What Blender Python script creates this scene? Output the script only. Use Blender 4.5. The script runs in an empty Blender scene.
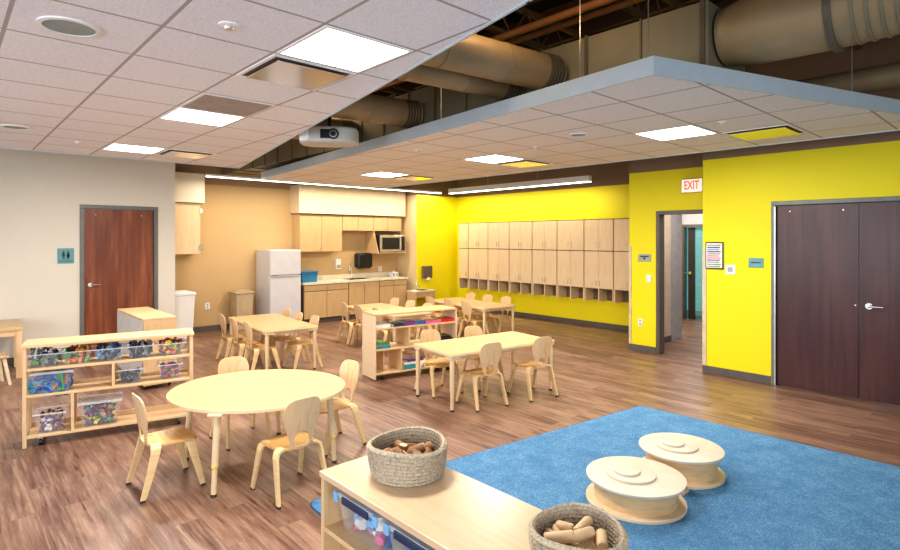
import bpy, bmesh, math, random
from mathutils import Vector, Matrix, Euler
random.seed(7)
PI = math.pi
COL = bpy.context.scene.collection

# ------------------------------------------------------------------ materials
def newmat(name):
    m = bpy.data.materials.new(name); m.use_nodes = True
    nt = m.node_tree; b = nt.nodes['Principled BSDF']
    return m, nt, b
def lk(nt, a, b): nt.links.new(a, b)
def mixrgb(nt, fac, c1, c2, mode='MIX'):
    n = nt.nodes.new('ShaderNodeMix'); n.data_type = 'RGBA'; n.blend_type = mode
    for sock, v in ((n.inputs[0], fac), (n.inputs[6], c1), (n.inputs[7], c2)):
        if hasattr(v, 'is_linked'): lk(nt, v, sock)
        elif isinstance(v, (int, float)): sock.default_value = v
        else: sock.default_value = (*v, 1)
    return n.outputs[2]
def math_(nt, op, a, b=0.0, c=None):
    n = nt.nodes.new('ShaderNodeMath'); n.operation = op
    for i, v in enumerate((a, b) if c is None else (a, b, c)):
        if hasattr(v, 'is_linked'): lk(nt, v, n.inputs[i])
        else: n.inputs[i].default_value = v
    return n.outputs[0]
def coords(nt, scale=(1, 1, 1), kind='Object', rot=(0, 0, 0), loc=(0, 0, 0)):
    tc = nt.nodes.new('ShaderNodeTexCoord'); mp = nt.nodes.new('ShaderNodeMapping')
    mp.inputs['Scale'].default_value = scale; mp.inputs['Rotation'].default_value = rot; mp.inputs['Location'].default_value = loc
    lk(nt, tc.outputs[kind], mp.inputs[0]); return mp.outputs[0]
def noise(nt, vec, scale=5, detail=3, rough=.5):
    n = nt.nodes.new('ShaderNodeTexNoise'); n.inputs['Scale'].default_value = scale
    n.inputs['Detail'].default_value = detail; n.inputs['Roughness'].default_value = rough
    lk(nt, vec, n.inputs['Vector']); return n.outputs[0]
def bump(nt, b, h, strength=.2, dist=.01):
    n = nt.nodes.new('ShaderNodeBump'); n.inputs['Strength'].default_value = strength; n.inputs['Distance'].default_value = dist
    lk(nt, h, n.inputs['Height']); lk(nt, n.outputs[0], b.inputs['Normal'])
def ramp(nt, fac, stops):
    n = nt.nodes.new('ShaderNodeValToRGB'); e = n.color_ramp.elements
    while len(e) < len(stops): e.new(.5)
    for k, (p, c) in enumerate(stops): e[k].position = p; e[k].color = (*c, 1)
    lk(nt, fac, n.inputs[0]); return n.outputs[0]

def plain(name, col, rough=.5, metal=0, var=.06, nscale=8, bmp=0):
    m, nt, b = newmat(name)
    v = noise(nt, coords(nt), nscale)
    c2 = tuple(max(0, x * (1 - 2 * var)) for x in col); c1 = tuple(min(1, x * (1 + var)) for x in col)
    lk(nt, ramp(nt, v, [(.3, c2), (.7, c1)]), b.inputs['Base Color'])
    b.inputs['Roughness'].default_value = rough; b.inputs['Metallic'].default_value = metal
    if bmp: bump(nt, b, noise(nt, coords(nt), nscale * 12), bmp, .004)
    return m
def wood(name, col, scale=(1, 14, 14), rough=.4, contrast=.14, ns=2.5):
    m, nt, b = newmat(name)
    v = noise(nt, coords(nt, scale), ns, 5, .6)
    v2 = noise(nt, coords(nt, (.8, .8, .8)), 1.5, 2)
    a = tuple(x * (1 - contrast * (1 + .5 * i)) for i, x in enumerate(col)); c = tuple(min(1, x * (1 + contrast * .4)) for x in col)
    r = ramp(nt, v, [(.3, a), (.52, col), (.75, c)])
    lk(nt, mixrgb(nt, math_(nt, 'MULTIPLY', v2, .35), r, a), b.inputs['Base Color'])
    b.inputs['Roughness'].default_value = rough
    bump(nt, b, v, .05, .002)
    return m
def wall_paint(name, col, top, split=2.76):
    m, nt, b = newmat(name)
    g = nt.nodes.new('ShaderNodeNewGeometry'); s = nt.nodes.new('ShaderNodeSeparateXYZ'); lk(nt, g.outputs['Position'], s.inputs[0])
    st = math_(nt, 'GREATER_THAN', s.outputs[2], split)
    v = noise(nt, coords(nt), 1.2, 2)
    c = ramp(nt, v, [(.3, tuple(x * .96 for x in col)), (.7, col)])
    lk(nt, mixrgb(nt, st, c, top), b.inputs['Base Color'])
    b.inputs['Roughness'].default_value = .6
    bump(nt, b, noise(nt, coords(nt), 220, 2), .08, .002)
    return m
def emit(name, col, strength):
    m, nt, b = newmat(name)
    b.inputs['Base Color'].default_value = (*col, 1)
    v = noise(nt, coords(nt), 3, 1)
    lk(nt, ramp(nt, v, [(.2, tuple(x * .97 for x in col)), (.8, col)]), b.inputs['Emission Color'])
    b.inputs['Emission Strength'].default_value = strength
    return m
def clear(name, col=(.85, .9, .95), alpha=.3, rough=.1):
    m, nt, b = newmat(name)
    b.inputs['Base Color'].default_value = (*col, 1); b.inputs['Roughness'].default_value = rough
    v = noise(nt, coords(nt), 14, 2)
    lk(nt, math_(nt, 'MULTIPLY_ADD', v, .12, alpha - .06), b.inputs['Alpha'])
    return m
def tile_mat(name, x0, y0, s, col, line):
    m, nt, b = newmat(name)
    vec = coords(nt); sp = nt.nodes.new('ShaderNodeSeparateXYZ'); lk(nt, vec, sp.inputs[0])
    def gl(o, off):
        f = math_(nt, 'FRACT', math_(nt, 'DIVIDE', math_(nt, 'SUBTRACT', o, off - 40 * s), s))
        return math_(nt, 'MAXIMUM', math_(nt, 'LESS_THAN', f, .016), math_(nt, 'GREATER_THAN', f, .984))
    lx = gl(sp.outputs[0], x0); ly = gl(sp.outputs[1], y0)
    l = math_(nt, 'MAXIMUM', lx, ly)
    sm = noise(nt, coords(nt), 130, 3, .7)
    big = noise(nt, coords(nt), .7, 2)
    c = ramp(nt, sm, [(.36, tuple(x * .8 for x in col)), (.55, col)])
    c = mixrgb(nt, math_(nt, 'MULTIPLY', big, .12), c, tuple(x * .75 for x in col))
    lk(nt, mixrgb(nt, l, c, line), b.inputs['Base Color'])
    b.inputs['Roughness'].default_value = .85
    bump(nt, b, math_(nt, 'SUBTRACT', sm, l), .15, .004)
    return m
def floor_mat():
    m, nt, b = newmat('plank_floor')
    tc = nt.nodes.new('ShaderNodeTexCoord'); sp = nt.nodes.new('ShaderNodeSeparateXYZ'); cb = nt.nodes.new('ShaderNodeCombineXYZ')
    lk(nt, tc.outputs['Object'], sp.inputs[0]); lk(nt, sp.outputs[1], cb.inputs[0]); lk(nt, sp.outputs[0], cb.inputs[1])
    br = nt.nodes.new('ShaderNodeTexBrick'); lk(nt, cb.outputs[0], br.inputs[0])
    br.inputs['Color1'].default_value = (0, 0, 0, 1); br.inputs['Color2'].default_value = (1, 1, 1, 1); br.inputs['Mortar'].default_value = (.3, .3, .3, 1)
    br.inputs['Scale'].default_value = 1; br.inputs['Mortar Size'].default_value = .0012; br.inputs['Brick Width'].default_value = 1.2; br.inputs['Row Height'].default_value = .15
    br.inputs['Bias'].default_value = 0; br.offset = .37; br.offset_frequency = 2
    tone = ramp(nt, br.outputs[0], [(0, (.125, .060, .042)), (.5, (.20, .104, .072)), (1, (.30, .175, .125))])
    # per-plank offset makes the grain break at the plank edges
    va = nt.nodes.new('ShaderNodeVectorMath'); va.operation = 'MULTIPLY_ADD'
    lk(nt, br.outputs[0], va.inputs[0]); va.inputs[1].default_value = (7, 7, 7); lk(nt, tc.outputs['Object'], va.inputs[2])
    mp = nt.nodes.new('ShaderNodeMapping'); mp.inputs['Scale'].default_value = (34, 1.7, 1); lk(nt, va.outputs[0], mp.inputs[0])
    g1 = noise(nt, mp.outputs[0], 1, 7, .68)
    mp2 = nt.nodes.new('ShaderNodeMapping'); mp2.inputs['Scale'].default_value = (8, 1.5, 1); lk(nt, va.outputs[0], mp2.inputs[0])
    g2 = noise(nt, mp2.outputs[0], 1.2, 4, .6)
    c = mixrgb(nt, ramp(nt, g1, [(.44, (0, 0, 0)), (.62, (.75, .75, .75))]), tone, (.38, .25, .175))
    c = mixrgb(nt, ramp(nt, g1, [(.33, (1, 1, 1)), (.41, (0, 0, 0))]), c, (.045, .020, .013))
    c = mixrgb(nt, ramp(nt, g2, [(.35, (.6, .6, .6)), (.55, (0, 0, 0))]), c, (.11, .052, .035))
    lk(nt, c, b.inputs['Base Color'])
    lk(nt, math_(nt, 'MULTIPLY_ADD', g1, .2, .27), b.inputs['Roughness'])
    b.inputs['Specular IOR Level'].default_value = .5
    bump(nt, b, math_(nt, 'ADD', g1, math_(nt, 'MULTIPLY', br.outputs['Fac'], -2)), .06, .003)
    return m
def rug_mat():
    m, nt, b = newmat('blue_carpet')
    f = noise(nt, coords(nt), 130, 4, .8); g = noise(nt, coords(nt), 5, 6, .75)
    c = ramp(nt, f, [(.34, (.05, .16, .36)), (.5, (.145, .345, .58)), (.66, (.38, .60, .78))])
    lk(nt, mixrgb(nt, ramp(nt, g, [(.38, (.45, .45, .45)), (.6, (0, 0, 0))]), c, (.05, .19, .44)), b.inputs['Base Color'])
    b.inputs['Roughness'].default_value = 1; b.inputs['Specular IOR Level'].default_value = .1
    bump(nt, b, f, 1, .012)
    return m
def coil_mat():
    m, nt, b = newmat('coiled_rope')
    v = nt.nodes.new('ShaderNodeTexVoronoi'); v.inputs['Scale'].default_value = 1; lk(nt, coords(nt, (120, 120, 75)), v.inputs['Vector'])
    n = noise(nt, coords(nt), 60, 3)
    c = ramp(nt, v.outputs['Distance'], [(.1, (.60, .52, .40)), (.55, (.42, .34, .24)), (.95, (.15, .11, .07))])
    lk(nt, mixrgb(nt, n, c, (.50, .42, .31)), b.inputs['Base Color'])
    b.inputs['Roughness'].default_value = .9
    bump(nt, b, math_(nt, 'SUBTRACT', 1.0, v.outputs['Distance']), .8, .006)
    return m
def veneer(name, c1, c2, scale, rough=.35):
    m, nt, b = newmat(name)
    v = noise(nt, coords(nt, scale), 1.6, 6, .62)
    w = noise(nt, coords(nt, (2.2, 2.2, .25)), 2.4, 3)
    r = ramp(nt, v, [(.3, c1), (.7, c2)])
    lk(nt, mixrgb(nt, ramp(nt, w, [(.4, (.55, .55, .55)), (.6, (0, 0, 0))]), r, c1), b.inputs['Base Color'])
    b.inputs['Roughness'].default_value = rough
    return m
def wall_strip_mat(name):
    return plain(name, (.115, .10, .092), .5)

M = {}
M['floor'] = floor_mat()
M['rug'] = rug_mat()
M['coil'] = coil_mat()
M['tile1'] = tile_mat('ceiling_tile_left', .79, 2.9, .56, (.86, .87, .93), (.42, .38, .37))
M['tile2'] = tile_mat('ceiling_tile_right', 4.97, 2.17, .60, (.86, .82, .80), (.42, .36, .31))
M['fascia'] = plain('grey_fascia', (.52, .60, .66), .4, .2, .02)
M['beige'] = wall_paint('beige_wall_paint', (.72, .665, .57), (.72, .665, .57))
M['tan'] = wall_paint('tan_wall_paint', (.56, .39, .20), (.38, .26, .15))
M['cream'] = wall_paint('lit_return_paint', (.74, .58, .34), (.40, .27, .15))  # return wall colour lightened so this face looks lit
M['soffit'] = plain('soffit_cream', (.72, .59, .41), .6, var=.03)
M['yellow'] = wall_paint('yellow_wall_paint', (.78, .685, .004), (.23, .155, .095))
M['lilac'] = plain('grey_lilac_paint', (.42, .40, .42), .6)
M['teal_wall'] = emit('teal_wall_glow', (.16, .50, .52), .55)  # wall emits its own teal to stand for a lit room
M['corridor'] = plain('corridor_beige_paint', (.62, .50, .40), .6)
M['base'] = wall_strip_mat('baseboard_brown_grey')
M['guard'] = plain('corner_guard_beige', (.62, .52, .36), .4)
M['deck'] = plain('dark_metal_deck', (.050, .030, .018), .7)
M['joist'] = plain('primer_brown_steel', (.14, .075, .035), .6)
M['pipe'] = plain('orange_brown_pipe', (.38, .17, .055), .45)
M['duct'] = plain('painted_duct_tan', (.34, .25, .14), .5, .15, .10, 3)
M['trunk'] = plain('painted_duct_olive', (.23, .20, .125), .55, .1, .08, 2)
M['seam'] = plain('duct_seam_dark', (.12, .10, .07), .5, .2)
M['lamp'] = emit('lit_diffuser', (1, .98, .95), 9)
M['strip'] = emit('lit_strip_lens', (1, .95, .85), 5)
M['alu'] = plain('brushed_aluminium', (.62, .62, .62), .3, .9)
M['mirror_vent'] = plain('satin_vent_metal', (.72, .70, .68), .16, .95, .02)
M['greyvent'] = plain('grey_cavity', (.16, .14, .12), .8)
M['dark'] = plain('dark_cavity', (.03, .028, .025), .8)
M['frame'] = plain('brown_grey_door_frame', (.115, .098, .088), .4, .1)
M['bluegrey'] = plain('grey_green_door_frame', (.17, .18, .165), .4, .1)
M['cherry'] = veneer('cherry_veneer', (.14, .038, .018), (.36, .125, .06), (9, 9, .7))
M['mahogany'] = veneer('dark_mahogany_veneer', (.050, .020, .021), (.105, .044, .040), (10, 10, .6), .28)
M['chrome'] = plain('satin_chrome', (.8, .8, .8), .22, .9, .02)
M['white'] = plain('white_plastic', (.80, .80, .80), .4, var=.02)
M['fridge'] = plain('white_enamel', (.62, .61, .64), .35, var=.02)
M['black'] = plain('black_plastic', (.015, .015, .016), .3)
M['beige_bin'] = plain('beige_plastic', (.52, .40, .25), .45)
M['seatply'] = wood('chair_seat_ply', (.72, .46, .19), contrast=.2)
M['backply'] = wood('chair_back_ply', (.70, .50, .29), (14, 14, 1), rough=.28, contrast=.16)
M['legply'] = wood('chair_leg_ply', (.76, .56, .30), (1, 1, 30), contrast=.12)
M['maple'] = wood('maple_ply', (.70, .49, .28))
M['maple_y'] = wood('maple_ply_upright', (.70, .49, .28), (14, 14, 1))
M['maple_edge'] = wood('pale_ply_edge', (.76, .60, .41), (1, 1, 40), contrast=.1)
M['table'] = wood('maple_laminate_top', (.60, .41, .205), (14, 1, 14), rough=.32, contrast=.05)
M['tedge'] = plain('cream_edge_band', (.74, .57, .36), .4)
M['leg'] = plain('cream_enamel_tube', (.72, .55, .34), .35, var=.03)
M['yring'] = plain('yellow_ring', (.75, .65, .03), .4)
M['cab'] = wood('pale_maple_laminate', (.74, .58, .38), (16, 16, 1), contrast=.10)
M['cabk'] = wood('kitchen_maple_laminate', (.58, .41, .22), (16, 16, 1), contrast=.12)
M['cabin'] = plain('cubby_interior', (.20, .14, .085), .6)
M['gap'] = plain('cabinet_gap_shadow', (.06, .045, .03), .7)
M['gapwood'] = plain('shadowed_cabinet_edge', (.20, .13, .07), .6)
M['counter'] = plain('cream_countertop', (.74, .68, .54), .35)
M['steel'] = plain('stainless_steel', (.6, .6, .58), .25, .9, .03)
M['bluebin'] = plain('blue_plastic', (.03, .20, .38), .4)
M['teal'] = plain('teal_sign_plate', (.13, .33, .36), .4)
M['greysign'] = plain('grey_sign_plate', (.38, .40, .36), .35, .3)
M['ink'] = plain('dark_print', (.02, .03, .04), .5)
M['red'] = emit('exit_letters', (.9, .12, .06), .8)
M['exitface'] = emit('exit_sign_white', (.85, .78, .72), .55)
M['rubber'] = plain('grey_glide', (.06, .055, .05), .6)
M['clear'] = clear('clear_plastic', alpha=.13)
M['clearlid'] = clear('frosted_plastic', alpha=.36)
M['acrylic'] = clear('acrylic_panel', (.9, .92, .95), .16, .03)
M['glass'] = clear('door_glass', (.3, .6, .65), .25, .03)
M['bluelatch'] = plain('pale_blue_latch', (.22, .45, .72), .35)
M['bark'] = wood('bark_brown', (.30, .16, .07), (12, 12, 3), .7, .3)
M['cutwood'] = wood('pale_cut_wood', (.74, .54, .32), (4, 4, 4), .6, .15)
M['paper'] = plain('white_paper', (.75, .74, .72), .6)
PAL = {}
for n, c in dict(red=(.55, .03, .03), orange=(.75, .22, .03), yellow=(.75, .55, .05), green=(.08, .38, .07), blue=(.03, .13, .42), sky=(.12, .36, .62),
                 purple=(.17, .05, .22), pink=(.65, .13, .28), white=(.75, .74, .7), black=(.02, .02, .025), grey=(.25, .26, .28), maroon=(.16, .02, .03),
                 navy=(.02, .035, .09), tan=(.5, .33, .17), teal=(.04, .28, .30)).items():
    PAL[n] = plain('toy_' + n, c, .4)

# ------------------------------------------------------------------ mesh helpers
class MB:
    def __init__(s): s.bm = bmesh.new(); s.mi = 0
    def _faces(s, vs, fs):
        V = [s.bm.verts.new(v) for v in vs]
        for f in fs:
            try:
                q = s.bm.faces.new([V[i] for i in f]); q.material_index = s.mi
            except ValueError: pass
        return V
    def box(s, x0, x1, y0, y1, z0, z1, mat=None):
        vs = [(x, y, z) for z in (z0, z1) for y in (y0, y1) for x in (x0, x1)]
        if mat is not None: vs = [mat @ Vector(v) for v in vs]
        s._faces(vs, [(0, 2, 3, 1), (4, 5, 7, 6), (0, 1, 5, 4), (2, 6, 7, 3), (0, 4, 6, 2), (1, 3, 7, 5)]); return s
    def prism(s, poly, z0, z1, mat=None):
        n = len(poly); vs = [Vector((x, y, z0)) for x, y in poly] + [Vector((x, y, z1)) for x, y in poly]
        if mat is not None: vs = [mat @ v for v in vs]
        s._faces(vs, [tuple(range(n - 1, -1, -1)), tuple(range(n, 2 * n))] + [(i, (i + 1) % n, n + (i + 1) % n, n + i) for i in range(n)]); return s
    def tube(s, pts, r, seg=12, cap=True):
        pts = [Vector(p) for p in pts]; rs = r if isinstance(r, (list, tuple)) else [r] * len(pts)
        rings = []; up = None
        for i, p in enumerate(pts):
            d = (pts[min(i + 1, len(pts) - 1)] - pts[max(i - 1, 0)]).normalized()
            if up is None: up = Vector((0, 0, 1)) if abs(d.z) < .9 else Vector((1, 0, 0))
            a = d.cross(up).normalized(); up = a.cross(d).normalized()
            rings.append([p + (a * math.cos(t) + up * math.sin(t)) * rs[i] for t in (2 * PI * k / seg for k in range(seg))])
        vs = [v for ring in rings for v in ring]; fs = []
        for i in range(len(pts) - 1):
            for k in range(seg): fs.append((i * seg + k, i * seg + (k + 1) % seg, (i + 1) * seg + (k + 1) % seg, (i + 1) * seg + k))
        if cap: fs += [tuple(range(seg)), tuple((len(pts) - 1) * seg + k for k in range(seg - 1, -1, -1))]
        s._faces(vs, fs); return s
    def lathe(s, prof, c=(0, 0, 0), seg=32, sx=1, sy=1):
        vs = []; fs = []
        for r, z in prof:
            for k in range(seg):
                t = 2 * PI * k / seg; vs.append((c[0] + r * sx * math.cos(t), c[1] + r * sy * math.sin(t), c[2] + z))
        for i in range(len(prof) - 1):
            for k in range(seg): fs.append((i * seg + k, i * seg + (k + 1) % seg, (i + 1) * seg + (k + 1) % seg, (i + 1) * seg + k))
        fs += [tuple(range(seg - 1, -1, -1)), tuple((len(prof) - 1) * seg + k for k in range(seg))]
        s._faces(vs, fs); return s
    def sweep(s, secs):      # list of quads cross-sections (4 points each)
        vs = [Vector(p) for q in secs for p in q]; fs = [(3, 2, 1, 0)]
        for i in range(len(secs) - 1):
            for k in range(4): fs.append((i * 4 + k, i * 4 + (k + 1) % 4, (i + 1) * 4 + (k + 1) % 4, (i + 1) * 4 + k))
        n = (len(secs) - 1) * 4; fs.append((n, n + 1, n + 2, n + 3))
        s._faces(vs, fs); return s
    def build(s, name, mats, parent=None, bevel=0, smooth=False, loc=None, rz=0, seg=2):
        bmesh.ops.recalc_face_normals(s.bm, faces=s.bm.faces)
        me = bpy.data.meshes.new(name); s.bm.to_mesh(me); s.bm.free()
        if not isinstance(mats, (list, tuple)): mats = [mats]
        for m in mats: me.materials.append(m)
        o = bpy.data.objects.new(name, me); COL.objects.link(o)
        if parent is not None: o.parent = parent
        if loc is not None: o.location = loc
        o.rotation_euler.z = rz
        if smooth:
            me.polygons.foreach_set('use_smooth', [True] * len(me.polygons))
            md = o.modifiers.new('edges', 'EDGE_SPLIT'); md.split_angle = math.radians(40)
        if bevel:
            md = o.modifiers.new('bevel', 'BEVEL'); md.width = bevel; md.segments = seg; md.limit_method = 'ANGLE'; md.angle_limit = math.radians(50)
        return o
def rrect(w, d, r, n=6, cx=0, cy=0):
    P = []
    for sx, sy, a0 in ((1, 1, 0), (-1, 1, PI / 2), (-1, -1, PI), (1, -1, 1.5 * PI)):
        for k in range(n + 1):
            a = a0 + PI / 2 * k / n
            P.append((cx + sx * (w / 2 - r) + r * math.cos(a), cy + sy * (d / 2 - r) + r * math.sin(a)))
    return P
def tag(o, label, cat, group=None, kind=None):
    o['label'] = label; o['category'] = cat
    if group: o['group'] = group
    if kind: o['kind'] = kind
    return o
def thing(name, label, cat, loc=(0, 0, 0), rz=0, group=None):
    o = bpy.data.objects.new(name, None); COL.objects.link(o); o.empty_display_size = .1
    o.location = loc; o.rotation_euler.z = rz
    return tag(o, label, cat, group)
def struct_root(name, loc=(0, 0, 0), label=None, cat=None):
    o = bpy.data.objects.new(name, None); COL.objects.link(o); o.location = loc; o['kind'] = 'structure'
    if label: o['label'] = label; o['category'] = cat
    return o
def struct(name, mb, m, label=None, cat=None, **k):
    o = mb.build(name, m, **k); o['kind'] = 'structure'
    o['label'] = label or name.replace('_', ' '); o['category'] = cat or name.split('_')[0]
    return o
def dup(root, loc, rz, label):
    def cp(o, par):
        c = o.copy(); COL.objects.link(c); c.parent = par
        for ch in o.children: cp(ch, c)
        return c
    r = root.copy(); COL.objects.link(r); r.location = loc; r.rotation_euler.z = rz; r['label'] = label
    for ch in list(root.children): cp(ch, r)
    return r
def text_mesh(s, size, name, mat, parent, M4, extrude=.001, bold=0):
    cu = bpy.data.curves.new(name, 'FONT'); cu.body = s; cu.size = size; cu.align_x = 'CENTER'; cu.align_y = 'CENTER'; cu.extrude = extrude; cu.offset = bold
    t = bpy.data.objects.new(name, cu); COL.objects.link(t)
    dg = bpy.context.evaluated_depsgraph_get(); me = bpy.data.meshes.new_from_object(t.evaluated_get(dg))
    COL.objects.unlink(t); bpy.data.objects.remove(t)
    me.transform(M4); me.materials.clear(); me.materials.append(mat)
    o = bpy.data.objects.new(name, me); COL.objects.link(o); o.parent = parent
    return o

# ------------------------------------------------------------------ the setting
H = 4.3
struct('floor', MB().box(-4, 13.6, -3, 11, -.1, 0), M['floor'], 'brown wood plank floor running through the classroom', 'floor')
struct('ceiling', MB().box(-4, 9.62, -3, 10.9, H, H + .1), M['deck'], 'dark exposed roof deck above the hanging ceiling panels', 'ceiling')
# left wall (restroom door) with door opening
DX0, DX1, DT = 1.57, 2.515, 2.24
struct('wall_left', MB().box(-4, DX0, 9.7, 9.85, 0, H).box(DX0, DX1, 9.7, 9.85, DT, H).box(DX1, 2.83, 9.7, 10.75, 0, H), M['beige'],
       'beige wall with the cherry wood door', 'wall')
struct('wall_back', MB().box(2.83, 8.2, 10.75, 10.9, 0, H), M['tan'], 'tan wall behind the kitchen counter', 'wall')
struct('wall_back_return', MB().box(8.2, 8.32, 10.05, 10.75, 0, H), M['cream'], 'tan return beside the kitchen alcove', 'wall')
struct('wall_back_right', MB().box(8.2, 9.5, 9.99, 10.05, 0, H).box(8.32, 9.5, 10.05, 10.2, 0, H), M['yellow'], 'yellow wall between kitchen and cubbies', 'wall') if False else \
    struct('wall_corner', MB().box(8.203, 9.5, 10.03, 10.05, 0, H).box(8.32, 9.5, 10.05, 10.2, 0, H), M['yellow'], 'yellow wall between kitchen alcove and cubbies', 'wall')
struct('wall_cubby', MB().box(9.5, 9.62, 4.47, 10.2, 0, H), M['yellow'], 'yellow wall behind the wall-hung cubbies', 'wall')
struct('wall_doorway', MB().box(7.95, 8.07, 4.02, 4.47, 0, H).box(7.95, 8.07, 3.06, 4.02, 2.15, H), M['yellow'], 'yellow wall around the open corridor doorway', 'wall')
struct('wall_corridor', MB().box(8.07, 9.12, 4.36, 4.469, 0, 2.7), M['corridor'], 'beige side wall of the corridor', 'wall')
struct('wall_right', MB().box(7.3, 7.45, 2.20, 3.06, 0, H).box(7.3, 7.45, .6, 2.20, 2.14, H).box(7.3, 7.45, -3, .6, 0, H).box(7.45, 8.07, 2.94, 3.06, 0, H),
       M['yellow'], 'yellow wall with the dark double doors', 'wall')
struct('wall_corridor_end', MB().box(11.8, 11.9, 5.36, 8, 0, 2.7).box(11.8, 11.9, 2, 4.5, 0, 2.7).box(11.8, 11.9, 4.5, 5.36, 2.03, 2.7), M['lilac'],
       'grey wall at the far end of the corridor', 'wall')
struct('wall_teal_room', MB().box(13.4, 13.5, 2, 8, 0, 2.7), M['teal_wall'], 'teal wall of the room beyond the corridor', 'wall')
struct('ceiling_corridor', MB().box(8.07, 13.5, 2, 4.36, 2.7, 2.8).box(9.62, 13.5, 4.36, 8, 2.7, 2.8), M['lilac'], 'corridor ceiling', 'ceiling')
struct('wall_corridor_corner', MB().box(9.12, 9.62, 4.39, 4.469, 0, 2.7), M['lilac'], 'grey end of the corridor side wall', 'wall')
# doorway frame as trim
struct('trim_1', MB().box(7.93, 8.09, 3.965, 4.022, 0, 2.099).box(7.93, 8.09, 3.062, 4.022, 2.10, 2.155).box(7.93, 8.09, 3.062, 3.105, 0, 2.099), M['frame'],
       'brown grey metal frame of the open doorway', 'trim', bevel=.004)
# baseboards
def bb(name, *bx):
    m = MB()
    for b in bx: m.box(*b)
    struct(name, m, M['base'], 'brown grey baseboard', 'baseboard', bevel=.003)
bb('baseboard_left', (-4, 1.52, 9.685, 9.70, 0, .10), (2.57, 2.845, 9.685, 9.70, 0, .10))
bb('baseboard_back', (2.845, 5.2, 10.735, 10.75, 0, .10))
bb('baseboard_corner', (8.21, 9.5, 10.015, 10.03, 0, .10))
bb('baseboard_cubby', (9.485, 9.50, 4.48, 10.03, 0, .10))
bb('baseboard_doorway', (7.935, 7.95, 4.03, 4.47, 0, .10), (8.10, 9.12, 4.345, 4.36, 0, .10))
bb('baseboard_right', (7.285, 7.30, 2.26, 3.06, 0, .10), (7.285, 7.30, -3, .54, 0, .10))
struct('trim_2', MB().box(7.288, 7.302, 3.012, 3.062, .10, 1.62), M['guard'], 'beige corner guard on the right wall corner', 'trim', bevel=.003)
struct('trim_3', MB().box(7.938, 7.952, 4.43, 4.472, .10, 1.62), M['guard'], 'beige corner guard near the cubbies', 'trim', bevel=.003)

# hanging ceiling panels
c1 = [(-4, -3), (.85, -3), (1.85, 1.52), (3.18, 7.93), (3.20, 8.0), (-4, 8.0)]
struct('ceiling_panel_left', MB().prism(c1, 2.772, 2.88), [M['tile1']], 'white tiled ceiling panel hanging over the left of the room', 'ceiling')
c2 = [(3.26, 1.67), (6.63, .56), (6.63, 9.2), (4.08, 9.2)]
struct('ceiling_panel_right', MB().prism(c2, 2.772, 2.87), [M['tile2']], 'white tiled ceiling panel hanging over the right of the room', 'ceiling')
def band(name, poly, idx, z0, z1, mat, lab):
    m = MB(); n = len(poly)
    for i in idx:
        a, b = Vector(poly[i]), Vector(poly[(i + 1) % n]); d = (b - a).normalized(); nn = Vector((d.y, -d.x)) * .012
        a2, b2 = a - d * .01, b + d * .01
        m.prism([tuple(a2 + nn), tuple(b2 + nn), tuple(b2 - nn * .1), tuple(a2 - nn * .1)], z0, z1)
    struct(name, m, mat, lab, 'trim')
band('trim_4', c2, range(4), 2.762, 2.88, M['fascia'], 'blue grey metal edge around the right ceiling panel')
band('trim_5', c1, [1, 2, 3, 4], 2.762, 2.885, M['fascia'], 'metal edge around the left ceiling panel')

ZC = 2.772
def ceil_light(x0, y0, s, label, power):
    t = thing('ceiling_light', label, 'light', (x0 + s / 2, y0 + s / 2, ZC), 0, 'square recessed ceiling lights')
    h = s / 2 - .012
    MB().box(-h, h, -h, -h + .018, -.006, 0).box(-h, h, h - .018, h, -.006, 0).box(-h, -h + .018, -h + .018, h - .018, -.006, 0).box(h - .018, h, -h + .018, h - .018, -.006, 0).build('frame', M['white'], t)
    MB().box(-h + .018, h - .018, -h + .018, h - .018, -.004, 0).build('diffuser', M['lamp'], t)
    l = bpy.data.lights.new('lamp', 'AREA'); l.shape = 'SQUARE'; l.size = s * .9; l.energy = power * 1.35; l.color = (1, .93, .84)
    lo = bpy.data.objects.new('lamp_glow', l); COL.objects.link(lo); lo.parent = t; lo.location = (0, 0, -.012); l.cycles.is_caustics_light = False
for x0, y0, s, lab in [(1.35, 2.34, .56, 'large bright square ceiling light nearest the camera, beside the big air grille'),
                       (1.35, 4.58, .56, 'bright square ceiling light in the left ceiling panel, middle of its row'),
                       (1.35, 6.82, .56, 'bright square ceiling light nearest the cherry door wall'),
                       (4.97, 2.17, .60, 'bright square ceiling light nearest the yellow double-door wall'),
                       (4.97, 4.57, .60, 'bright square ceiling light in the middle of the right ceiling panel'),
                       (4.97, 6.97, .60, 'bright square ceiling light of the right panel nearest the kitchen')]:
    ceil_light(x0, y0, s, lab, 46)
def vent(x0, y0, s, label):
    t = thing('ceiling_vent', label, 'vent', (x0 + s / 2, y0 + s / 2, ZC), 0, 'square ceiling air vents'); h = s / 2 - .012
    MB().box(-h, h, -h, -h + .02, -.008, 0).box(-h, h, h - .02, h, -.008, 0).box(-h, -h + .02, -h + .02, h - .02, -.008, 0).box(h - .02, h, -h + .02, h - .02, -.008, 0).build('frame', M['white'], t)
    MB().box(-h + .02, h - .02, -h + .02, h - .02, -.003, 0).build('opening', M['greyvent'], t)
    k = h - .045
    MB().box(-k, k, -k, k, -.020, -.014).build('plate', M['mirror_vent'], t, bevel=.003)
vent(1.35, 2.90, .56, 'large square air vent with a flat plate beside the nearest ceiling light')
vent(1.91, 6.82, .56, 'square air vent in the left ceiling panel by its far edge')
t = thing('ceiling_grille', 'flat grey square grille beside the middle light of the left ceiling panel', 'grille', (1.63, 4.30, ZC))
MB().box(-.268, .268, -.268, .268, -.006, 0).build('frame', M['white'], t)
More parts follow.
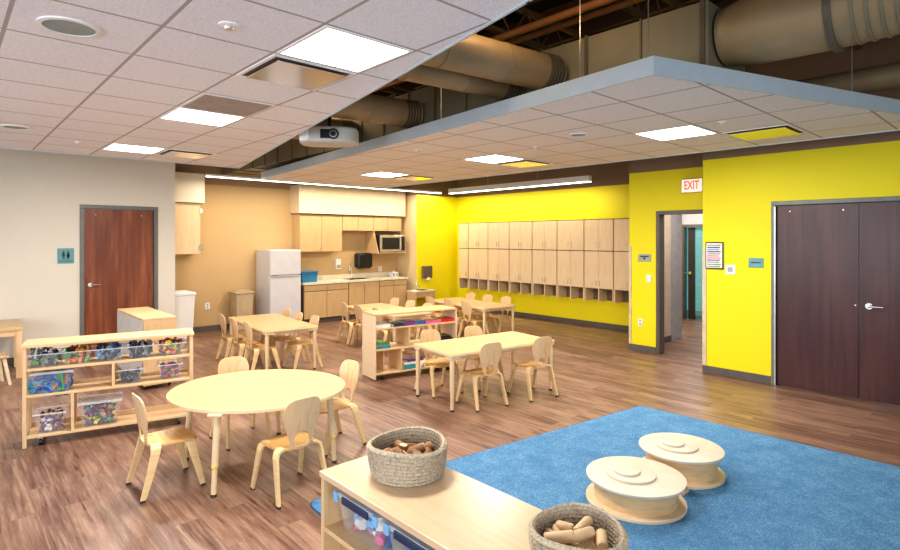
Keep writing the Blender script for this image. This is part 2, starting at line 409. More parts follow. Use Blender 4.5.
MB().box(-.25, .25, -.25, .25, -.009, -.006).build('grille', plain('perforated_grey', (.36, .33, .32), .6), t)
vent(5.57, 1.57, .60, 'square air vent in the right ceiling panel nearest the double doors, mirroring yellow')
vent(5.57, 4.57, .60, 'square air vent beside the middle light of the right ceiling panel')
vent(5.57, 6.97, .60, 'square air vent beside the right panel light nearest the kitchen')
def speaker(x, y, r, label):
    t = thing('ceiling_speaker', label, 'speaker', (x, y, ZC), 0, 'round ceiling speakers')
    MB().lathe([(r, 0), (r, -.008), (r * .84, -.010), (r * .84, 0)]).build('rim', M['white'], t, smooth=True)
    MB().lathe([(r * .84, -.003), (r * .84, -.006)]).build('grille', plain('speaker_grille', (.30, .36, .36), .6), t)
speaker(.46, 3.21, .13, 'round ceiling speaker at the top left corner of the room view')
speaker(.51, 6.44, .11, 'small round ceiling speaker above the beige wall at far left')
speaker(4.63, 3.15, .09, 'round ceiling speaker in the right ceiling panel')
def sensor(x, y, label, r=.035):
    t = thing('sprinkler', label, 'sprinkler', (x, y, ZC), 0, 'small round sprinkler caps')
    MB().lathe([(r, 0), (r, -.006), (r * .6, -.012)], seg=20).build('cover', M['white'], t, smooth=True)
    MB().lathe([(r * .5, -.010), (r * .4, -.022), (.004, -.024)], seg=16).build('head', M['alu'], t, smooth=True)
sensor(1.02, 2.67, 'small round sprinkler cap near the nearest ceiling light', .05)
sensor(1.08, 7.0, 'small round sprinkler cap above the cherry door')
sensor(4.07, 4.95, 'small round sprinkler cap near the left edge of the right ceiling panel', .05)
sensor(5.05, 1.95, 'small round sprinkler cap between the light and vent nearest the double doors', .04)
sensor(4.9, 3.9, 'small dark round cap in the middle of the right ceiling panel')
# linear lights
def strip(name, lab, a, b, w=.07, h=.11, z=2.80, pw=26):
    a = Vector((*a, z)); b = Vector((*b, z)); L = (b - a).length; rz = math.atan2(b.y - a.y, b.x - a.x)
    t = thing('linear_light', lab, 'light', (a + b) / 2, rz)
    MB().box(-L / 2, L / 2, -w / 2, w / 2, .012, h).build('housing', M['white'], t, bevel=.004)
    MB().box(-L / 2 + .01, L / 2 - .01, -w / 2 + .005, w / 2 - .005, 0, .012).build('lens', M['strip'], t)
    for s in (-1, 1): MB().tube([(s * L * .18, 0, h), (s * L * .18, 0, H - z)], .003, 6).build('hanger', M['alu'], t)
    l = bpy.data.lights.new('lamp', 'AREA'); l.shape = 'RECTANGLE'; l.size = L; l.size_y = .06; l.energy = pw; l.color = (1, .86, .64)
    lo = bpy.data.objects.new('lamp_glow', l); COL.objects.link(lo); lo.parent = t; lo.location = (0, 0, -.006)
strip('linear_light', 'long slim linear light running in front of the tan kitchen wall', (3.35, 9.8), (8.75, 9.8), h=.05, pw=95)
strip('linear_light', 'thick white linear light hanging in front of the yellow cubby wall', (8.95, 5.83), (8.95, 9.7), w=.12, h=.12, pw=50)

# ------------------------------------------------------------------ plenum: ducts, joists, pipes
t = thing('air_duct', 'long rectangular olive trunk duct above the edge of the right ceiling panel', 'duct', (4.25, 5.3, 3.3))
MB().box(-.35, .35, -3.7, 5.3, -.36, .10).build('trunk', M['trunk'], t, bevel=.006)
for k in range(19):
    y = -3.68 + k * .47
    MB().box(-.360, .360, y, y + (.03 if k % 2 == 0 else .012), -.370, .110).build('flange', M['seam'], t)

def round_duct(lab, pts, r, mat='duct', collar=True, rings=True):
    c = Vector(pts[0]); t = thing('air_duct', lab, 'duct', c)
    P = [Vector(p) - c for p in pts]
    MB().tube(P, r, 28).build('duct_body', M[mat], t, smooth=True)
    d = (P[-1] - P[0]); L = d.length; d.normalize(); n = int(L / .6)
    for k in range(1, n):
        p = P[0] + d * (k * .6); MB().tube([p - d * .008, p + d * .008], r + .006, 28).build('seam_ring', M[mat], t, smooth=True)
    if collar:
        m = MB()
        for k in range(5): m.tube([P[0] + d * (.03 + .035 * k), P[0] + d * (.045 + .035 * k)], r + .012, 28)
        m.build('collar', M['seam'], t, smooth=True)
    return t
for (y, z, r, L, lab) in [(2.89, 3.15, .15, 2.7, 'round tan branch duct nearest the camera, left of the trunk duct'),
                          (3.32, 3.13, .13, 2.9, 'second round tan branch duct, just behind the nearest one'),
                          (4.76, 3.11, .145, 2.8, 'third round tan branch duct, above the projector'),
                          (6.05, 3.09, .15, 2.8, 'farthest round tan branch duct, behind the projector')]:
    round_duct(lab, [(3.88, y, z), (3.88 - L * .993, y + L * .116, z)], r)
t = thing('air_duct', 'large round insulated duct leaving the end of the trunk at top right', 'duct', (4.15, 1.55, 3.19))
P = [(0, 0.03, 0), (0, -.15, 0), (0, -.6, .0), (.02, -1.1, .02), (.05, -2.2, .03), (.05, -4.4, .03)]
MB().tube(P, [.2, .235, .245, .24, .24, .24], 36).build('duct_body', M['duct'], t, smooth=True)
m = MB()
for k in range(26):
    y = -.75 - k * .07; f = min(1, max(0, (-y - .6) / .5)); q = min(1, max(0, (-y - 1.1) / 1.1))
    m.tube([(.02 * f + .03 * q, y, .02 * f + .01 * q), (.02 * f + .03 * q, y - .016, .02 * f + .01 * q)], .251, 36)
m.build('spiral_rib', M['trunk'], t, smooth=True)
MB().tube([(.01, -.62, .0), (.01, -.66, .0)], .262, 32).build('clamp', M['seam'], t, smooth=True)
round_duct('slim pale round duct above the far right of the right ceiling panel', [(6.1, 3.2, 3.16), (6.1, -1.5, 3.16)], .11, collar=False)
for i, (x, z, r, mt, lab) in enumerate([(4.05, 3.72, .035, 'pipe', 'orange brown pipe above the trunk duct, the nearer of the pair'),
                                 (4.28, 3.74, .03, 'pipe', 'orange brown pipe above the trunk duct, the farther of the pair'),
                                 (5.2, 3.35, .02, 'pipe', 'thin brown conduit over the right ceiling panel')]):
    o = MB().tube([(0, -4.2, 0), (0, 4.5, 0)], r, 14).build('pipe', M[mt], smooth=True, loc=(x, 4.2 if i < 2 else 2, z)); tag(o, lab, 'pipe')
jl = ['nearest', 'second nearest', 'third', 'fourth', 'fifth', 'sixth', 'seventh', 'eighth', 'ninth', 'tenth']
jx = [.9 + 1.1 * k for k in range(8)]
# roof purlins running along the deck
for k in range(9):
    x = 2.1 + .58 * k
    o = MB().box(-.03, .03, -5.3, 5.9, 0, .14).build('roof_beam', M['joist'], loc=(x, 4.3, 4.14))
    tag(o, 'brown steel roof rib running under the dark deck', 'beam', 'parallel steel ribs under the roof deck')
for k in range(8):
    y = 1.4 + 1.15 * k
    t = thing('roof_joist', 'open web steel joist spanning above the duct', 'joist', (4.4, y, 3.78), 0, 'open web steel joists under the roof')
    MB().box(-3.6, 4.2, -.03, .03, .30, .35).build('top_chord', M['joist'], t)
    MB().box(-3.6, 4.2, -.03, .03, 0, .04).build('bottom_chord', M['joist'], t)
    m = MB()
    for j in range(16):
        x = -3.5 + j * .48
        m.tube([(x, 0, .02), (x + .24, 0, .32)], .011, 6).tube([(x + .24, 0, .32), (x + .48, 0, .02)], .011, 6)
    m.build('web', M['joist'], t)
for x, y in [(3.55, 2.4), (3.35, 1.75), (3.75, 4.2), (5.5, 1.1), (3.95, 6.6)]:
    tag(MB().tube([(0, 0, 0), (0, 0, H - 2.87)], .004, 6).build('hanger_rod', M['alu'], loc=(x, y, 2.87)), 'thin steel rod holding the right ceiling panel', 'rod', 'thin hanger rods of the right ceiling panel')

# projector
t = thing('projector', 'white ceiling projector with a round lens hanging between the ceiling panels', 'projector', (2.98, 5.08, 2.80), math.radians(-47 + 10))
# local: front faces -y after rotation towards the viewer
m = MB(); m.prism(rrect(.60, .38, .15, 8), -.082, .082); m.build('body', plain('projector_shell', (.50, .50, .48), .4), t, bevel=.03, seg=4)
MB().prism(rrect(.18, .30, .04, 5, -.195, -.035), -.068, .070).build('side_cover', M['white'], t, bevel=.02, seg=3)
MB().tube([(.06, -.14, 0), (.06, -.20, 0)], .055, 28).box(-.07, .03, -.196, -.16, -.045, .045).build('lens_ring', M['black'], t, smooth=True)
MB().tube([(.06, -.20, 0), (.06, -.206, 0)], [.040, .036], 28).tube([(.06, -.2065, 0), (.06, -.207, 0)], .02, 20).build('lens', M['chrome'], t, smooth=True)
MB().tube([(.06, -.205, 0), (.06, -.209, 0)], .027, 24).build('lens_glass', M['black'], t, smooth=True)
MB().box(-.06, .06, -.178, -.16, -.04, .045).build('vent_slot', M['dark'], t, bevel=.01)
MB().tube([(0, 0, .07), (0, 0, 1.5)], .02, 12).box(-.08, .08, -.08, .08, .07, .09).build('mount_pole', M['black'], t)

# ------------------------------------------------------------------ doors
def lever(parent, p, axis, side, mat='chrome'):
    # axis: outward normal ; side: direction of lever
    p = Vector(p); a = Vector(axis); s = Vector(side)
    return MB().tube([p, p + a * .012], .033, 20).tube([p + a * .01, p + a * .05], .012, 12).tube([p + a * .05, p + a * .052 + s * .05, p + a * .048 + s * .13], [.013, .011, .009], 10).build('lever_handle', M[mat], parent, smooth=True)
t = struct_root('door_1', (2.04, 9.7, 0), 'cherry wood door in a grey metal frame in the beige wall', 'door')
MB().box(-.525, -.47, -.02, .12, 0, 2.189).box(.475, .53, -.02, .12, 0, 2.189).box(-.525, .53, -.02, .12, 2.19, 2.245).build('door_frame', M['bluegrey'], t, bevel=.004)
lf = MB().box(-.465, .47, .02, .065, .01, 2.185).build('door_leaf', M['cherry'], t)
lever(lf, (-.39, .02, 1.05), (0, -1, 0), (1, 0, 0))
for x in (-.32, .30):
    MB().tube([(x, .02, 2.10), (x, .014, 2.10)], .008, 10).build('coat_pin', M['chrome'], lf)
t = struct_root('door_2', (7.3, 1.4, 0), 'pair of dark mahogany doors in the yellow wall', 'door')
MB().box(-.02, .12, .80, .85, 0, 2.134).box(-.02, .12, -.85, -.80, 0, 2.134).box(-.02, .12, -.85, .85, 2.135, 2.185).build('door_frame', M['bluegrey'], t, bevel=.004)
MB().box(-.0215, -.02, .802, .818, 0.0, 2.12).build('frame_seal', M['alu'], t)
for s in (1, -1):
    y0, y1 = (.003, .795) if s > 0 else (-.795, -.003)
    lf = MB().box(.015, .06, y0, y1, .012, 2.13).build('door_leaf', M['mahogany'], t, bevel=.003)
    if s < 0: lever(lf, (.015, -.09, 1.02), (-1, 0, 0), (0, -1, 0))
    else:
        MB().tube([(.015, .03, 1.02), (.010, .03, 1.02)], .008, 10).build('lock_pin', M['chrome'], lf)
        for y in (.14, .66): MB().tube([(.015, y, 2.06), (.010, y, 2.06)], .007, 10).build('coat_pin', M['chrome'], lf)
t = struct_root('door_3', (11.8, 4.93, 0), 'glazed corridor door with a dark frame opening to a teal room', 'door')
MB().box(-.03, .1, .40, .45, 0, 1.979).box(-.03, .1, -.45, -.40, 0, 1.979).box(-.03, .1, -.45, .45, 1.98, 2.04).build('door_frame', M['frame'], t)
lf = MB().box(.03, .07, .20, .34, .01, 1.97).build('door_leaf', M['dark'], t)
lever(lf, (.03, .30, 1.0), (-1, 0, 0), (0, 1, 0))
MB().box(.045, .055, -.39, .20, .1, 1.95).build('pane', M['glass'], t)
t = struct_root('window_1', (13.38, 5.0, 1.45), 'small teal panel on the room wall beyond the corridor', 'panel')
MB().box(-.01, .01, -.12, .12, -.12, .12).build('panel', M['teal'], t)

# ------------------------------------------------------------------ signs and switches on walls
# plates on x = const walls: (x, y, z) centre, w along y, h
def plate(name, label, cat, x, y, z, w, h, mat, t=.012, bev=.003):
    r = thing(name, label, cat, (x, y, z))
    MB().box(-t, 0, -w / 2, w / 2, -h / 2, h / 2).build('plate', M[mat], r, bevel=bev)
    return r
TX = Matrix(((0, 0, -1, 0), (-1, 0, 0, 0), (0, 1, 0, 0), (0, 0, 0, 1)))   # text lying in XY -> on x=const wall, facing -x, reading towards -y
r = thing('exit_sign', 'white exit sign with red lettering above the open doorway', 'sign', (7.95, 3.47, 2.50))
MB().box(-.05, 0, -.15, .15, -.10, .10).build('housing', M['alu'], r, bevel=.008)
MB().box(-.054, -.05, -.14, .14, -.09, .09).build('face', M['exitface'], r)
text_mesh('EXIT', .17, 'lettering', M['red'], r, Matrix.Translation((-.056, 0, 0)) @ TX @ Matrix.Diagonal((.62, 1, 1, 1)), bold=.004)
r = thing('notice_board', 'small dark framed notice with rows of coloured print on the yellow wall corner', 'notice', (7.3, 2.908, 1.526))
MB().box(-.02, 0, -.11, .11, -.173, .173).build('frame', M['ink'], r, bevel=.003)
MB().box(-.022, -.02, -.098, .098, -.158, .158).build('sheet', M['paper'], r)
m = MB()
cols = ['grey', 'navy', 'sky', 'navy', 'grey', 'pink', 'pink', 'purple', 'grey', 'green', 'grey']
for i, c in enumerate(cols):
    m.mi = i; z = .130 - i * .027; m.box(-.0235, -.022, -.082 + .01 * (i % 3), .085, z - .008, z + .007)
m.build('print', [PAL[c] for c in cols], r)
r = plate('thermostat', 'small white thermostat plate beside the framed notice', 'thermostat', 7.3, 2.716, 1.354, .12, .12, 'white')
MB().box(-.022, -.012, -.03, .03, -.03, .03).build('dial', M['greysign'], r, bevel=.004)
r = plate('room_sign', 'teal room sign beside the dark double doors', 'sign', 7.3, 2.42, 1.449, .165, .115, 'teal')
MB().box(-.014, -.012, -.055, .055, -.005, .008).build('print', M['ink'], r)
r = plate('wall_sign', 'small grey wall sign with a dark arrow left of the open doorway', 'sign', 7.95, 4.21, 1.446, .21, .115, 'greysign')
MB().box(-.014, -.012, -.07, .07, .012, .032).build('print', M['ink'], r)
MB().prism([(-.03, .005), (.03, .005), (0, -.035)], .012, .014, TX).build('arrow', M['ink'], r)
r = plate('light_switch', 'white light switch below the grey wall sign', 'switch', 7.95, 4.14, 1.13, .075, .115, 'white')
MB().box(-.018, -.012, -.012, .012, -.025, .025).build('toggle', M['white'], r, bevel=.002)
r = plate('wall_outlet', 'white wall outlet low on the yellow wall left of the open doorway', 'outlet', 7.95, 4.28, .45, .075, .115, 'white')
MB().box(-.015, -.012, -.015, .015, .010, .04).box(-.015, -.012, -.015, .015, -.04, -.010).build('socket', M['greysign'], r)
# plates facing -y
def plate_y(name, label, cat, x, y, z, w, h, mat, t=.012, bev=.003):
    r = thing(name, label, cat, (x, y, z))
    MB().box(-w / 2, w / 2, -t, 0, -h / 2, h / 2).build('plate', M[mat], r, bevel=bev)
    return r
TY = Matrix(((1, 0, 0, 0), (0, 0, -1, 0), (0, 1, 0, 0), (0, 0, 0, 1)))
r = plate_y('restroom_sign', 'teal restroom sign with two dark figures beside the cherry door', 'sign', 1.345, 9.7, 1.49, .20, .22, 'teal')
for s in (-1, 1):
    m = MB(); x = s * .028
    m.lathe([(.011, 0), (.011, .002)], seg=14)
    for v in m.bm.verts: v.co = Vector((v.co.x + x, -.0135 - v.co.z * .5, v.co.y + .062))
    m.box(x - .016, x + .016, -.014, -.012, -.01, .048)
    if s > 0: m.box(x - .022, x + .022, -.014, -.012, -.015, .012)
    m.box(x - .012, x - .002, -.014, -.012, -.05, -.01).box(x + .002, x + .012, -.014, -.012, -.05, -.01)
    m.build('figure', M['ink'], r)
text_mesh('RESTROOM', .032, 'lettering', M['ink'], r, Matrix.Translation((0, -.0135, -.078)) @ TY)
r = plate_y('wall_outlet', 'white wall outlet on the tan wall left of the beige waste bin', 'outlet', 3.70, 10.75, .47, .09, .12, 'white')
MB().box(-.015, .015, -.015, -.012, .010, .04).box(-.015, .015, -.015, -.012, -.04, -.010).build('socket', M['greysign'], r)
r = plate_y('wall_outlet', 'white wall outlet above the kitchen counter right of the black towel dispenser', 'outlet', 7.66, 10.75, 1.02, .09, .12, 'white')
MB().box(-.015, .015, -.015, -.012, .010, .04).box(-.015, .015, -.015, -.012, -.04, -.010).build('socket', M['greysign'], r)

# ------------------------------------------------------------------ kitchen
def knob(parent, p, d=(0, -1, 0)):
    p = Vector(p); d = Vector(d)
    return MB().tube([p, p + d * .012, p + d * .02, p + d * .028], [.008, .008, .020, .015], 10).build('knob', M['chrome'], parent, smooth=True)
CY = 10.15
t0x = 5.37
units = [(5.37, 6.42, True, 'kitchen base cabinet next to the fridge with two drawers and two doors'),
         (6.42, 7.22, False, 'kitchen base cabinet under the sink with two plain doors'),
         (7.22, 8.0, True, 'kitchen base cabinet at the right end with two drawers and two doors')]
for x0, x1, dr, lab in units:
    w = x1 - x0; t = thing('base_cabinet', lab, 'cabinet', ((x0 + x1) / 2, CY, 0))
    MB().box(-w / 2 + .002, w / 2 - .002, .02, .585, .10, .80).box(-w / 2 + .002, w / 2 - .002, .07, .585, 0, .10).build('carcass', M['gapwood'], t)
    MB().box(-w / 2 + .002, w / 2 - .002, .064, .07, 0, .10).build('toe_kick', M['base'], t)
    for s in (-1, 1):
        a, b = (-w / 2 + .012, -.005) if s < 0 else (.005, w / 2 - .012)
        top = .655 if dr else .79
        d = MB().box(a, b, 0, .02, .11, top).build('door', M['cabk'], t, bevel=.002)
        if dr:
            q = MB().box(a, b, 0, .02, .67, .785).build('drawer', M['cabk'], t, bevel=.002)
        if dr and s > 0: knob(d, (.06, 0, .60))
        elif not dr: MB().tube([((a + b) / 2 * 0 + s * .04, 0, .70), (s * .04, -.02, .70), (s * .04, -.02, .60), (s * .04, 0, .60)], .005, 8).build('pull', M['chrome'], d)
t = thing('countertop', 'cream kitchen countertop with a low backsplash', 'countertop', (6.68, 10.45, .80))
MB().box(-1.33, -.12, -.32, .30, 0, .04).box(.38, 1.33, -.32, .30, 0, .04).box(-.12, .38, -.32, -.17, 0, .04).box(-.12, .38, .17, .30, 0, .04).build('slab', M['counter'], t)
MB().box(-1.33, 1.33, .28, .298, .04, .14).build('backsplash', M['counter'], t, bevel=.003)
t = thing('kitchen_sink', 'stainless steel sink set in the kitchen counter', 'sink', (6.81, 10.45, .84))
m = MB().box(-.26, .26, -.18, -.16, -.02, .006).box(-.26, .26, .16, .18, -.02, .006).box(-.26, -.24, -.18, .18, -.02, .006).box(.24, .26, -.18, .18, -.02, .006).build('rim', M['steel'], t)
m = MB().box(-.24, .24, -.16, .16, -.15, -.145).box(-.24, .24, -.165, -.16, -.15, 0).box(-.24, .24, .16, .165, -.15, 0).box(-.245, -.24, -.16, .16, -.15, 0).box(.24, .245, -.16, .16, -.15, 0).build('basin', M['steel'], t)
def faucet(lab, loc, h, r):
    t = thing('faucet', lab, 'faucet', loc)
    MB().lathe([(.028, 0), (.028, .012), (.018, .02), (.016, .07)], seg=20).build('base', M['chrome'], t, smooth=True)
    P = [(0, 0, .06), (0, 0, h)] + [(-.7 * (r - r * math.cos(a)), -.7 * (r - r * math.cos(a)), h + r * math.sin(a)) for a in [PI * k / 8 for k in range(1, 9)]] + [(-1.4 * r, -1.4 * r, h - .05)]
    MB().tube(P, .013, 12).build('spout', M['chrome'], t, smooth=True)
    MB().tube([(.015, 0, .05), (.07, -.01, .075)], [.008, .006], 10).build('handle', M['chrome'], t, smooth=True)
faucet('tall gooseneck faucet behind the kitchen sink', (6.84, 10.69, .84), .24, .095)
t = thing('storage_bin', 'blue plastic storage bin with a lid on the counter beside the fridge', 'bin', (5.57, 10.42, .84))
m = MB(); m.sweep([[(-.165, -.14, 0), (.165, -.14, 0), (.165, .14, 0), (-.165, .14, 0)], [(-.18, -.15, .20), (.18, -.15, .20), (.18, .15, .20), (-.18, .15, .20)]]); m.build('body', M['bluebin'], t, bevel=.008)
MB().prism(rrect(.40, .34, .03), .20, .225).build('lid', M['bluebin'], t, bevel=.005)
t = thing('soap_dispenser', 'white wall soap dispenser left of the faucet', 'dispenser', (6.49, 10.753, 1.06))
MB().box(-.06, .06, -.09, 0, 0, .22).build('housing', M['white'], t, bevel=.015, seg=3)
MB().box(-.045, .045, -.10, -.085, .02, .10).build('push_bar', M['greysign'], t, bevel=.008)
t = thing('towel_dispenser', 'black rounded paper towel dispenser above the sink', 'dispenser', (7.13, 10.753, 1.07))
MB().box(-.20, .20, -.20, 0, 0, .34).build('housing', M['black'], t, bevel=.05, seg=4)
MB().box(-.13, .13, -.19, -.05, -.012, .01).build('slot', M['dark'], t)
t = thing('towel_dispenser', 'small brown grey towel dispenser on the yellow wall above the low sink', 'dispenser', (8.47, 10.033, .76))
MB().box(-.13, .13, -.10, 0, .04, .33).build('housing', plain('bronze_plastic', (.13, .095, .07), .35), t, bevel=.012)
MB().box(-.04, .04, -.11, -.02, 0, .06).build('spout', M['white'], t, bevel=.006)
t = thing('tissue_box', 'small white box with blue print at the right end of the kitchen counter', 'box', (7.88, 10.5, .84))
MB().box(-.09, .09, -.06, .06, 0, .11).build('carton', M['white'], t, bevel=.004)
MB().box(-.07, -.02, -.062, -.06, .02, .08).box(.02, .06, -.062, -.06, .03, .07).build('print', PAL['sky'], t)
MB().box(-.03, .03, -.01, .01, .11, .145).build('tissue', M['paper'], t, bevel=.003)
# upper cabinets
def upper(x0, x1, z0, z1, lab, yf=10.42):
    w = x1 - x0; t = thing('wall_cabinet', lab, 'cabinet', ((x0 + x1) / 2, yf, z0), 0); h = z1 - z0
    MB().box(-w / 2 + .001, w / 2 - .001, .02, 10.75 - yf, 0, h).build('carcass', M['cabk'], t)
    for s in (-1, 1):
        a, b = (-w / 2 + .006, -.003) if s < 0 else (.003, w / 2 - .006)
        d = MB().box(a, b, 0, .02, .004, h - .004).build('door', M['cabk'], t, bevel=.002)
        if s < 0 and h > .6: knob(d, (-.04, 0, .07))
        if h < .6: MB().tube([(s * .03, 0, .05), (s * .03, -.02, .05), (s * .03, -.02, .13), (s * .03, 0, .13)], .004, 8).build('pull', M['chrome'], d)
    return t
upper(5.42, 6.43, 1.46, 2.24, 'tall wooden wall cabinet with two doors above the fridge side of the counter')
upper(6.43, 7.24, 1.91, 2.24, 'short wooden wall cabinet above the sink')
upper(7.24, 8.05, 1.91, 2.24, 'short wooden wall cabinet above the microwave')
struct('trim_6', MB().box(5.38, 8.12, 10.36, 10.75, 2.26, 2.84), M['soffit'], 'cream soffit above the kitchen wall cabinets', 'soffit')
struct('trim_7', MB().box(2.845, 3.50, 10.30, 10.75, 2.38, 2.90), M['beige'], 'beige soffit above the narrow wall cabinet', 'soffit')
t = thing('wall_cabinet', 'narrow wooden wall cabinet with open door hinges left of the tan wall', 'cabinet', (3.15, 10.36, 1.46))
MB().box(-.30, .30, .02, .385, 0, .91).build('carcass', M['cab'], t)
MB().box(-.30, .28, 0, .02, .004, .905).build('door', M['cab'], t, bevel=.002)
for z in (.12, .78): MB().box(.28, .335, -.005, .015, z - .04, z + .04).build('hinge', M['steel'], t)
# microwave shelf
t = thing('microwave_shelf', 'open slanted wooden shelf housing the microwave under the short cabinet', 'shelf', (7.645, 10.75, 1.40))
for s in (-1, 1):
    m = MB(); m.prism([(0, 0), (-.52, 0), (-.33, .50), (0, .50)], -.01, .01, Matrix.Translation((s * .385, 0, 0)) @ Matrix(((0, 0, 1, 0), (1, 0, 0, 0), (0, 1, 0, 0), (0, 0, 0, 1))))
    m.build('side_panel', M['cabk'], t)
MB().box(-.375, .375, -.52, 0, 0, .02).build('shelf_board', M['cabk'], t)
t = thing('microwave', 'stainless microwave with a black door on the slanted kitchen shelf', 'microwave', (7.66, 10.50, 1.42))
MB().box(-.36, .36, -.235, .22, .008, .40).build('body', M['black'], t, bevel=.006)
d = MB().box(-.36, .36, -.26, -.235, .012, .395).build('door', M['steel'], t, bevel=.006)
MB().box(-.30, .19, -.264, -.26, .07, .34).build('window', M['black'], d, bevel=.003)
MB().box(.24, .34, -.264, -.26, .04, .365).build('control_panel', M['black'], t)
MB().tube([(.215, -.26, .06), (.215, -.29, .08), (.215, -.29, .33), (.215, -.26, .35)], .008, 8).build('handle', M['steel'], d)
MB().box(-.25, -.2, -.1, -.05, 0, .009).box(.2, .25, -.1, -.05, 0, .009).box(-.25, -.2, .1, .15, 0, .009).box(.2, .25, .1, .15, 0, .009).build('foot', M['black'], t)
# fridge
t = thing('refrigerator', 'white two-door refrigerator against the tan wall', 'refrigerator', (4.95, 10.40, 0))
MB().box(-.32, .32, -.26, .32, .04, 1.52).build('body', M['fridge'], t, bevel=.008)
MB().box(-.30, .30, -.24, .30, 0, .04).build('base', M['black'], t)
d = MB().box(-.32, .32, -.325, -.27, .06, 1.02).build('door', M['fridge'], t, bevel=.015, seg=3)
MB().box(-.30, .30, -.329, -.30, .985, 1.012).build('handle', M['greysign'], d, bevel=.004)
d = MB().box(-.32, .32, -.325, -.27, 1.03, 1.52).build('freezer_door', M['fridge'], t, bevel=.015, seg=3)
MB().box(-.28, -.16, -.328, -.31, 1.032, 1.045).build('handle', M['greysign'], d, bevel=.003)
# waste bins
def waste(lab, loc, w, d, h, mat, rz=0):
    t = thing('waste_bin', lab, 'bin', loc, rz)
    m = MB(); m.sweep([[(-w * .42, -d * .42, 0), (w * .42, -d * .42, 0), (w * .42, d * .42, 0), (-w * .42, d * .42, 0)], [(-w / 2, -d / 2, h - .07), (w / 2, -d / 2, h - .07), (w / 2, d / 2, h - .07), (-w / 2, d / 2, h - .07)]])
    m.build('body', M[mat], t, bevel=.02, seg=3)
    l = MB().prism(rrect(w + .03, d + .03, .03), h - .07, h - .02).build('lid', M[mat], t, bevel=.012, seg=3)
    MB().box(-w * .36, w * .36, -d * .34, d * .34, h - .02, h).build('flap', M[mat], l, bevel=.008)
waste('beige plastic waste bin left of the refrigerator', (4.24, 10.48, 0), .34, .36, .76, 'beige_bin')
waste('tall white lidded waste bin tucked behind the end of the beige wall', (3.05, 10.25, 0), .42, .40, .83, 'white')
# low child sink counter
t = thing('sink_counter', 'low child-height sink counter against the yellow wall', 'countertop', (8.10, 9.83, 0))
MB().box(-.20, -.02, -.17, .19, .52, .55).box(.22, .36, -.17, .19, .52, .55).box(-.02, .22, -.17, -.12, .52, .55).box(-.02, .22, .12, .19, .52, .55).build('slab', M['counter'], t)
MB().box(-.20, .36, -.15, -.13, .40, .52).box(.34, .36, -.13, .19, .0, .52).box(-.20, -.18, -.13, .19, .0, .52).build('apron', M['cabk'], t)
MB().box(-.02, .22, -.12, .12, .46, .465).box(-.025, -.02, -.12, .12, .46, .552).box(.22, .225, -.12, .12, .46, .552).box(-.02, .22, -.125, -.12, .46, .552).box(-.02, .22, .12, .125, .46, .552).build('basin', M['steel'], t)
faucet('small faucet on the low child-height sink', (8.18, 9.98, .55), .13, .05)

# ------------------------------------------------------------------ wall cubbies
def cubby(y0, y1, lab, half=False):
    w = y1 - y0; t = thing('cubby_unit', lab, 'cabinet', (9.5, (y0 + y1) / 2, .54), 0, None)
    D = .30; h = .012
    m = MB().box(-D + .02, 0, -w / 2 + .002, w / 2 - .002, .25, 1.56)
    m.build('carcass', M['cab'], t)
    ys = [-w / 2 + .012, w / 2 - .012] + ([] if half else [0])
    for y in ys: MB().box(-D + .01, 0, y - .010, y + .010, 0, .25).build('divider', M['cab'], t)
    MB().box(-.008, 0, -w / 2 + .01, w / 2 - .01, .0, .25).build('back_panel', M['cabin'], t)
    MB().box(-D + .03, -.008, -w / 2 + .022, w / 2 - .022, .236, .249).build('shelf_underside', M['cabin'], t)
    sides = [(-w / 2 + .005, w / 2 - .005, 0)] if half else [(-w / 2 + .007, -.002, -1), (.002, w / 2 - .007, 1)]
    for z0, z1 in ((.25, .955), (.97, 1.555)):
        for a, b, s in sides:
            d = MB().box(-D, -D + .018, a, b, z0, z1).build('door', M['cab'], t, bevel=.0015)
            hy = s * -.0 + (.035 * s if s else -w / 2 + .05)
            MB().tube([(-D, hy, z0 + .05), (-D - .022, hy, z0 + .055), (-D - .022, hy, z0 + .145), (-D, hy, z0 + .15)], .005, 8).build('pull', M['steel'], d)
    MB().box(-D + .012, -.29 + .006, -w / 2, w / 2, .953, .972).build('seam', M['gap'], t)
names = ['second', 'third', 'fourth', 'fifth', 'sixth', 'seventh', 'eighth']
cubby(9.345, 9.665, 'narrow single-width pale wood cubby unit at the far left end of the yellow wall', True)
for k in range(7):
    lab = f'pale wood cubby unit, {names[k]} from the left end of the row on the yellow wall'
    if k == 6: lab = 'pale wood cubby unit at the right end, partly hidden by the doorway wall'
    cubby(9.335 - .64 * (k + 1) + .005, 9.335 - .64 * k - .005, lab)
m = MB()
m.box(9.21, 9.5, 4.85, 9.67, 2.101, 2.112); struct('trim_8', m, M['gap'], 'thin dark cap strip along the top of the cubby row', 'trim')

